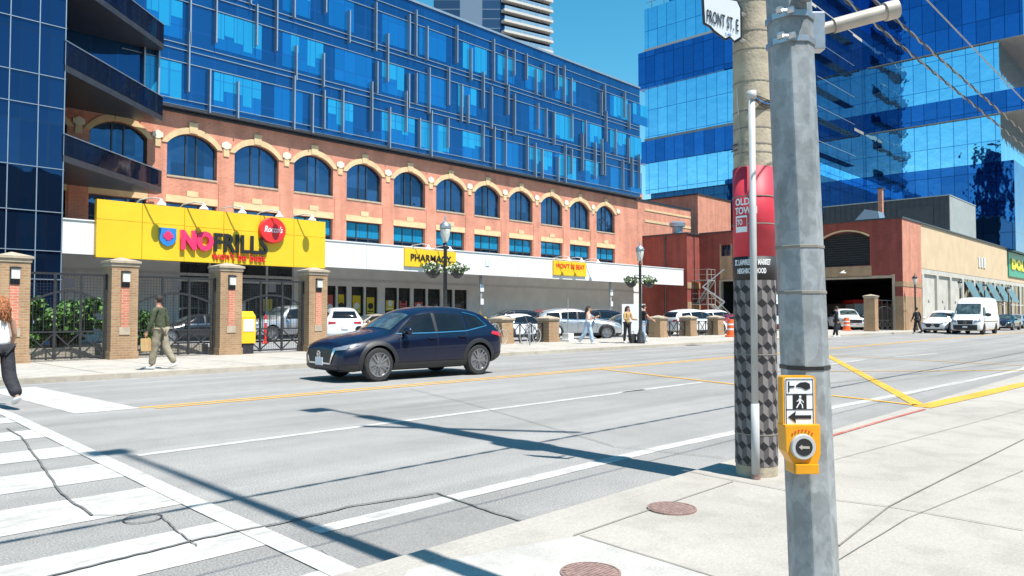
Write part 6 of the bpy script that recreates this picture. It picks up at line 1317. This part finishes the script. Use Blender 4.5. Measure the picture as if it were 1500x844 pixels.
def person(label, loc, facing, H=1.72, legL=(10,5), legR=(-12,10), armL=(10,15,8), armR=(-10,15,8), top='cloth_white', bottom='cloth_black', skinm='skin', hair='hair_dark', long_hair=False, sleeves='long', wide=1.0, female=False, wide_leg=1.0, head_turn=0, group=None, shoe='shoe', skirt=0):
    """joints follow the pose: leg=(hip swing, knee bend), arm=(swing, elbow bend, out)"""
    k = H/1.72; t = thing('person', label, 'person', loc, facing-PI/2, group)
    V = Vector; hipw = .095; shw = (.165 if female else .19)*wide
    def leg(s, a, kn):
        hip = V((s*hipw,0,.92)); a = R(a); kne = hip+V((0, math.sin(a), -math.cos(a)))*.43; b_ = a-R(kn); ank = kne+V((0, math.sin(b_), -math.cos(b_)))*.42
        return hip, kne, ank, b_
    hL, kL, aL, fL = leg(-1, *legL); hR, kR, aR, fR = leg(1, *legR)
    low = min(aL.z, aR.z)-.075; dz = -low
    def up(p): return V((p.x, p.y, p.z+dz))
    hL, kL, aL, hR, kR, aR = map(up, (hL, kL, aL, hR, kR, aR)); P = up(V((0,0,.98)))
    lean = .03; Wt = P+V((0,lean*.3,.13)); Ch = P+V((0,lean,.33)); Nb = P+V((0,lean,.47)); N2 = Nb+V((0,.015,.07)); Hd = N2+V((0,.02,.10)); Ht = Hd+V((0,.0,.085))
    def arm(s, a, e, out):
        sh = Nb+V((s*shw,0,-.05)); a = R(a); o_ = R(out); el = sh+V((s*math.sin(o_), math.sin(a)*math.cos(o_), -math.cos(a)*math.cos(o_))).normalized()*.28; b_ = a+R(e); wr = el+V((s*math.sin(o_)*.4, math.sin(b_), -math.cos(b_))).normalized()*.25
        return sh, el, wr, (wr-el).normalized()
    sL, eL, wL, dL = arm(-1, *armL); sR, eR, wR, dR = arm(1, *armR)
    ft = lambda a, f: (a+V((0,-.04,-.045)), a+V((0,.07,-.05)), a+V((0,.15,-.06)))
    nodes = {'p':(P,(.13,.10)),'w':(Wt,(.115,.085)),'c':(Ch,(.135 if not female else .12,.095)),'n':(Nb,(.07,.06)),'n2':(N2,.05),'h':(Hd,(.072,.088)),'ht':(Ht,(.066,.080)),
      'sl':(sL,.052),'el':(eL,.038),'wl':(wL,.027),'sr':(sR,.052),'er':(eR,.038),'wr':(wR,.027),'hl':(hL,.085),'kl':(kL,.058),'al':(aL,.038),'hr':(hR,.085),'kr':(kR,.058),'ar':(aR,.038)}
    E = [('p','w'),('w','c'),('c','n'),('n','n2'),('n2','h'),('h','ht'),('n','sl'),('sl','el'),('el','wl'),('n','sr'),('sr','er'),('er','wr'),('p','hl'),('hl','kl'),('kl','al'),('p','hr'),('hr','kr'),('kr','ar')]
    nodes = {q:(v[0]*k, tuple(x*k for x in v[1]) if isinstance(v[1], tuple) else v[1]*k) for q, v in nodes.items()}
    ex = []
    Hk = Hd*k
    ex.append(ballgeo(Hk+V((0,.088*k,.0)), .016*k, .8, 1.1, 1.5, 6, 5))
    for s in (-1, 1): ex.append(ballgeo(Hk+V((s*.074*k,-.0,.005)), .022*k, .4, .7, 1.2, 6, 5))
    body = skin('body', nodes, E, 'p', skinm, t, 2, ex)
    # hands: palm + four fingers + thumb, each finger its own bent chain
    hb = MB()
    for s, w, d in ((-1, wL, dL), (1, wR, dR)):
        w = w*k; side = V((0,1,0))-d*d.y; side = side.normalized() if side.length > .1 else V((1,0,0)); nrm_ = d.cross(side)*s
        hb.tube([w-d*.015, w+d*.03, w+d*.085*k], [.024*k, .034*k, .030*k], 8)
        for i, ln in enumerate((.062,.072,.068,.052)):
            b0 = w+d*.08*k+side*(.026-.0175*i)*k; b1 = b0+d*ln*.5*k; b2 = b1+(d*.75+nrm_*-.5).normalized()*ln*.55*k; hb.tube([b0, b1, b2], [.0095*k,.009*k,.007*k], 6)
        b0 = w+d*.025*k+side*.025*k; hb.tube([b0, b0+(d*.6+side*.6)*.035*k, b0+(d*.95+side*.5)*.065*k], [.012*k,.010*k,.008*k], 6)
    bm = bmesh.new(); bm.from_mesh(body.data); 
    vv = [bm.verts.new(v) for v in hb.v]
    for f in hb.f: bm.faces.new([vv[i] for i in f])
    bm.to_mesh(body.data); bm.free(); body.data.polygons.foreach_set('use_smooth', [True]*len(body.data.polygons))
    g = lambda q, r: (nodes[q][0], tuple(x*k for x in r) if isinstance(r, tuple) else r*k)
    hem = (P-V((0,0,.09 if sleeves != 'none' else .04)))*k
    tn = {'p':(hem,(.165*k,.14*k)),'w':g('w',(.135,.108)),'c':g('c',((.155 if not female else .135),.118)),'n':g('n',(.082,.07))}; TE = [('p','w'),('w','c'),('c','n')]
    if sleeves != 'none':
        for a in 'lr':
            tn['s'+a] = g('s'+a, .072); TE.append(('n','s'+a)); 
            if sleeves == 'short': tn['e'+a] = ((nodes['s'+a][0].lerp(nodes['e'+a][0], .6)), .055*k); TE.append(('s'+a,'e'+a))
            else: tn['e'+a] = g('e'+a, .057); tn['w'+a] = ((nodes['e'+a][0].lerp(nodes['w'+a][0], .93)), .042*k); TE += [('s'+a,'e'+a),('e'+a,'w'+a)]
    else:
        for a in 'lr': tn['s'+a] = (nodes['n'][0].lerp(nodes['s'+a][0], .62)-V((0,0,.01)), .052*k); TE.append(('n','s'+a))
    skin('top_garment', tn, TE, 'p', top, t)
    bn = {'p':((P+V((0,0,.02)))*k,(.142*k,.117*k))}; BE = []
    for a in 'lr':
        bn['h'+a] = g('h'+a, .105); bn['k'+a] = g('k'+a, .078*wide_leg); bn['a'+a] = (nodes['a'+a][0]+V((0,-.0,.015)), .066*wide_leg*k); BE += [('p','h'+a),('h'+a,'k'+a),('k'+a,'a'+a)]
    skin('trousers', bn, BE, 'p', bottom, t)
    for a, q in ((aL, fL), (aR, fR)):
        a = a*k; rot = Matrix.Translation(a) @ Matrix.Rotation(q*.6 if q < 0 else 0, 4, 'X') @ Matrix.Translation(-a); b = MB(); vs, fs = ballgeo((0,0,0), 1, 1, 1, 1, 12, 8)
        vs = [rot @ (a+V((v[0]*.05*k, .045+v[1]*.14*k, (-.035+v[2]*.045)*k if v[2] > -.4 else -.062*k))) for v in vs]; b.add(vs, fs); b.build('shoe', shoe, t, smooth=True)
    b = MB()
    vs, fs = ballgeo((0,0,0), 1, 1, 1, 1, 16, 12); hc = Hk+V((0,-.014,.042))*k
    vs = [hc+V((v[0]*.088*k, v[1]*.100*k*(1 if v[1] < 0 else .88), v[2]*(.098 if v[2] > 0 else (.10 if v[1] < .2 else .02))*k)) for v in vs]; b.add(vs, fs)
    if long_hair:
        rr = random.Random(11)
        for i in range(46):
            a = PI+R(rr.uniform(-8, 188)); p0 = hc+V((.07*math.cos(a), .075*math.sin(a), rr.uniform(-.03,.07)))*k; l_ = rr.uniform(.22,.34)
            pts = [p0+V((math.cos(a)*.03*j/3*1.6+rr.uniform(-.012,.012), math.sin(a)*.03*j/3*1.2-.01*j+rr.uniform(-.012,.012), -l_*j/4))*k for j in range(5)]; b.tube(pts, [.02*k,.03*k,.028*k,.022*k,.006*k], 6)
    b.build('hair', hair, t, smooth=True)
    b = MB()
    for s in (-1, 1): b.add(*ballgeo(Hk+V((s*.03,.076,.022))*k, .009*k, 1, .6, .6, 6, 4))
    b.build('eyes', 'black', t); b = MB(); b.add(*ballgeo(Hk+V((0,.078,-.042))*k, .018*k, 1, .3, .25, 6, 4)); b.build('mouth', 'pink', t)
    return t, {q: nodes[q][0] for q in nodes}
def onto(px, py, z=0.0): return G(px, py, z)
q = onto(4, 599); q.x -= .05
person('woman in white tank top and wide black trousers at the left edge', (q.x, q.y, .004), R(100), 1.70, (10,6), (-12,32), (-14,12,12), (12,30,14), 'cloth_white', 'cloth_black', 'skin', 'hair_red', True, 'none', 1.0, True, 1.35)
q = onto(234, 541, FZ)
t, nd = person('man in an olive jacket and khaki trousers carrying a brown paper bag', (q.x, q.y, FZ), R(128), 1.76, (12,4), (-13,18), (8,14,7), (-12,16,7), 'cloth_olive', 'cloth_khaki', 'skin_dark', 'hair_dark', False, 'long', 1.1, False, 1.2)
m4 = Matrix.Translation(t.location) @ Matrix.Rotation(t.rotation_euler.z, 4, 'Z'); hp_ = m4 @ (nd['wl']+Vector((0,.02,-.1)))
bag = thing('paper_bag', 'brown paper bag hanging from the hand of the man in olive', 'bag', hp_, R(38)); b = MB(); b.prism([(-.13,-.07,-.36),(.13,-.07,-.36),(.11,-.04,-.06),(-.11,-.04,-.06)], (0,.13,0)); b.build('bag', 'paper_bag', bag, bevel=.01); b = MB(); b.tube([(-.05,0,-.07),(-.03,0,.02),(.03,0,.02),(.05,0,-.07)], .006, 5); b.build('handle', 'paper_bag', bag)
q = onto(861, 504, FZ); person('woman in a white top and pale wide jeans walking past the silver SUV', (q.x, q.y, FZ), R(-70), 1.68, (16,6), (-14,22), (20,95,10), (10,95,10), 'cloth_white', 'denim', 'skin', 'hair_dark', True, 'none', 1, True, 1.3)
q = onto(919, 503, FZ); person('woman with tan top and black trousers standing left of the lamp post', (q.x, q.y, FZ), R(-110), 1.66, (5,2), (-6,4), (15,70,10), (10,80,10), 'paper_bag', 'cloth_black', 'skin', 'hair_dark', True, 'long', 1, True, 1.0)
q = onto(941, 502, FZ); q += Vector((.5,.3,0)); person('person in a dark top and jeans half hidden behind the lamp post', (q.x, q.y, FZ), R(-40), 1.74, (10,4), (-10,10), (10,10,10), (35,20,18), 'cloth_black', 'denim', 'skin', 'hair_dark', False, 'short')
q = onto(1225, 494, FZ); person('person all in black standing at the market loading opening', (q.x, q.y, FZ), R(-60), 1.74, (6,3), (-8,6), (10,20,12), (-8,20,12), 'cloth_black', 'cloth_black', 'skin_dark', 'hair_dark', False, 'long', 1.1)
q = onto(1344, 489.5, FZ); person('person in black walking beside the street lamp at the market corner', (q.x, q.y, FZ), R(60), 1.76, (14,6), (-14,16), (12,16,9), (-14,16,9), 'cloth_black', 'cloth_black', 'skin_dark', 'hair_dark', False, 'long')
bq = onto(927, 503, FZ); t = thing('tote_bag', 'dark tote bag standing on the pavement beside the woman in the tan top', 'bag', (bq.x, bq.y, FZ)); b = MB(); b.prism([(-.18,-.08,0),(.18,-.08,0),(.2,-.05,.38),(-.2,-.05,.38)], (0,.14,0)); b.build('bag', 'cloth_black', t, bevel=.02); b = MB(); b.tube([(-.1,0,.37),(-.06,0,.55),(.06,0,.55),(.1,0,.37)], .012, 5); b.build('handle', 'cloth_black', t)
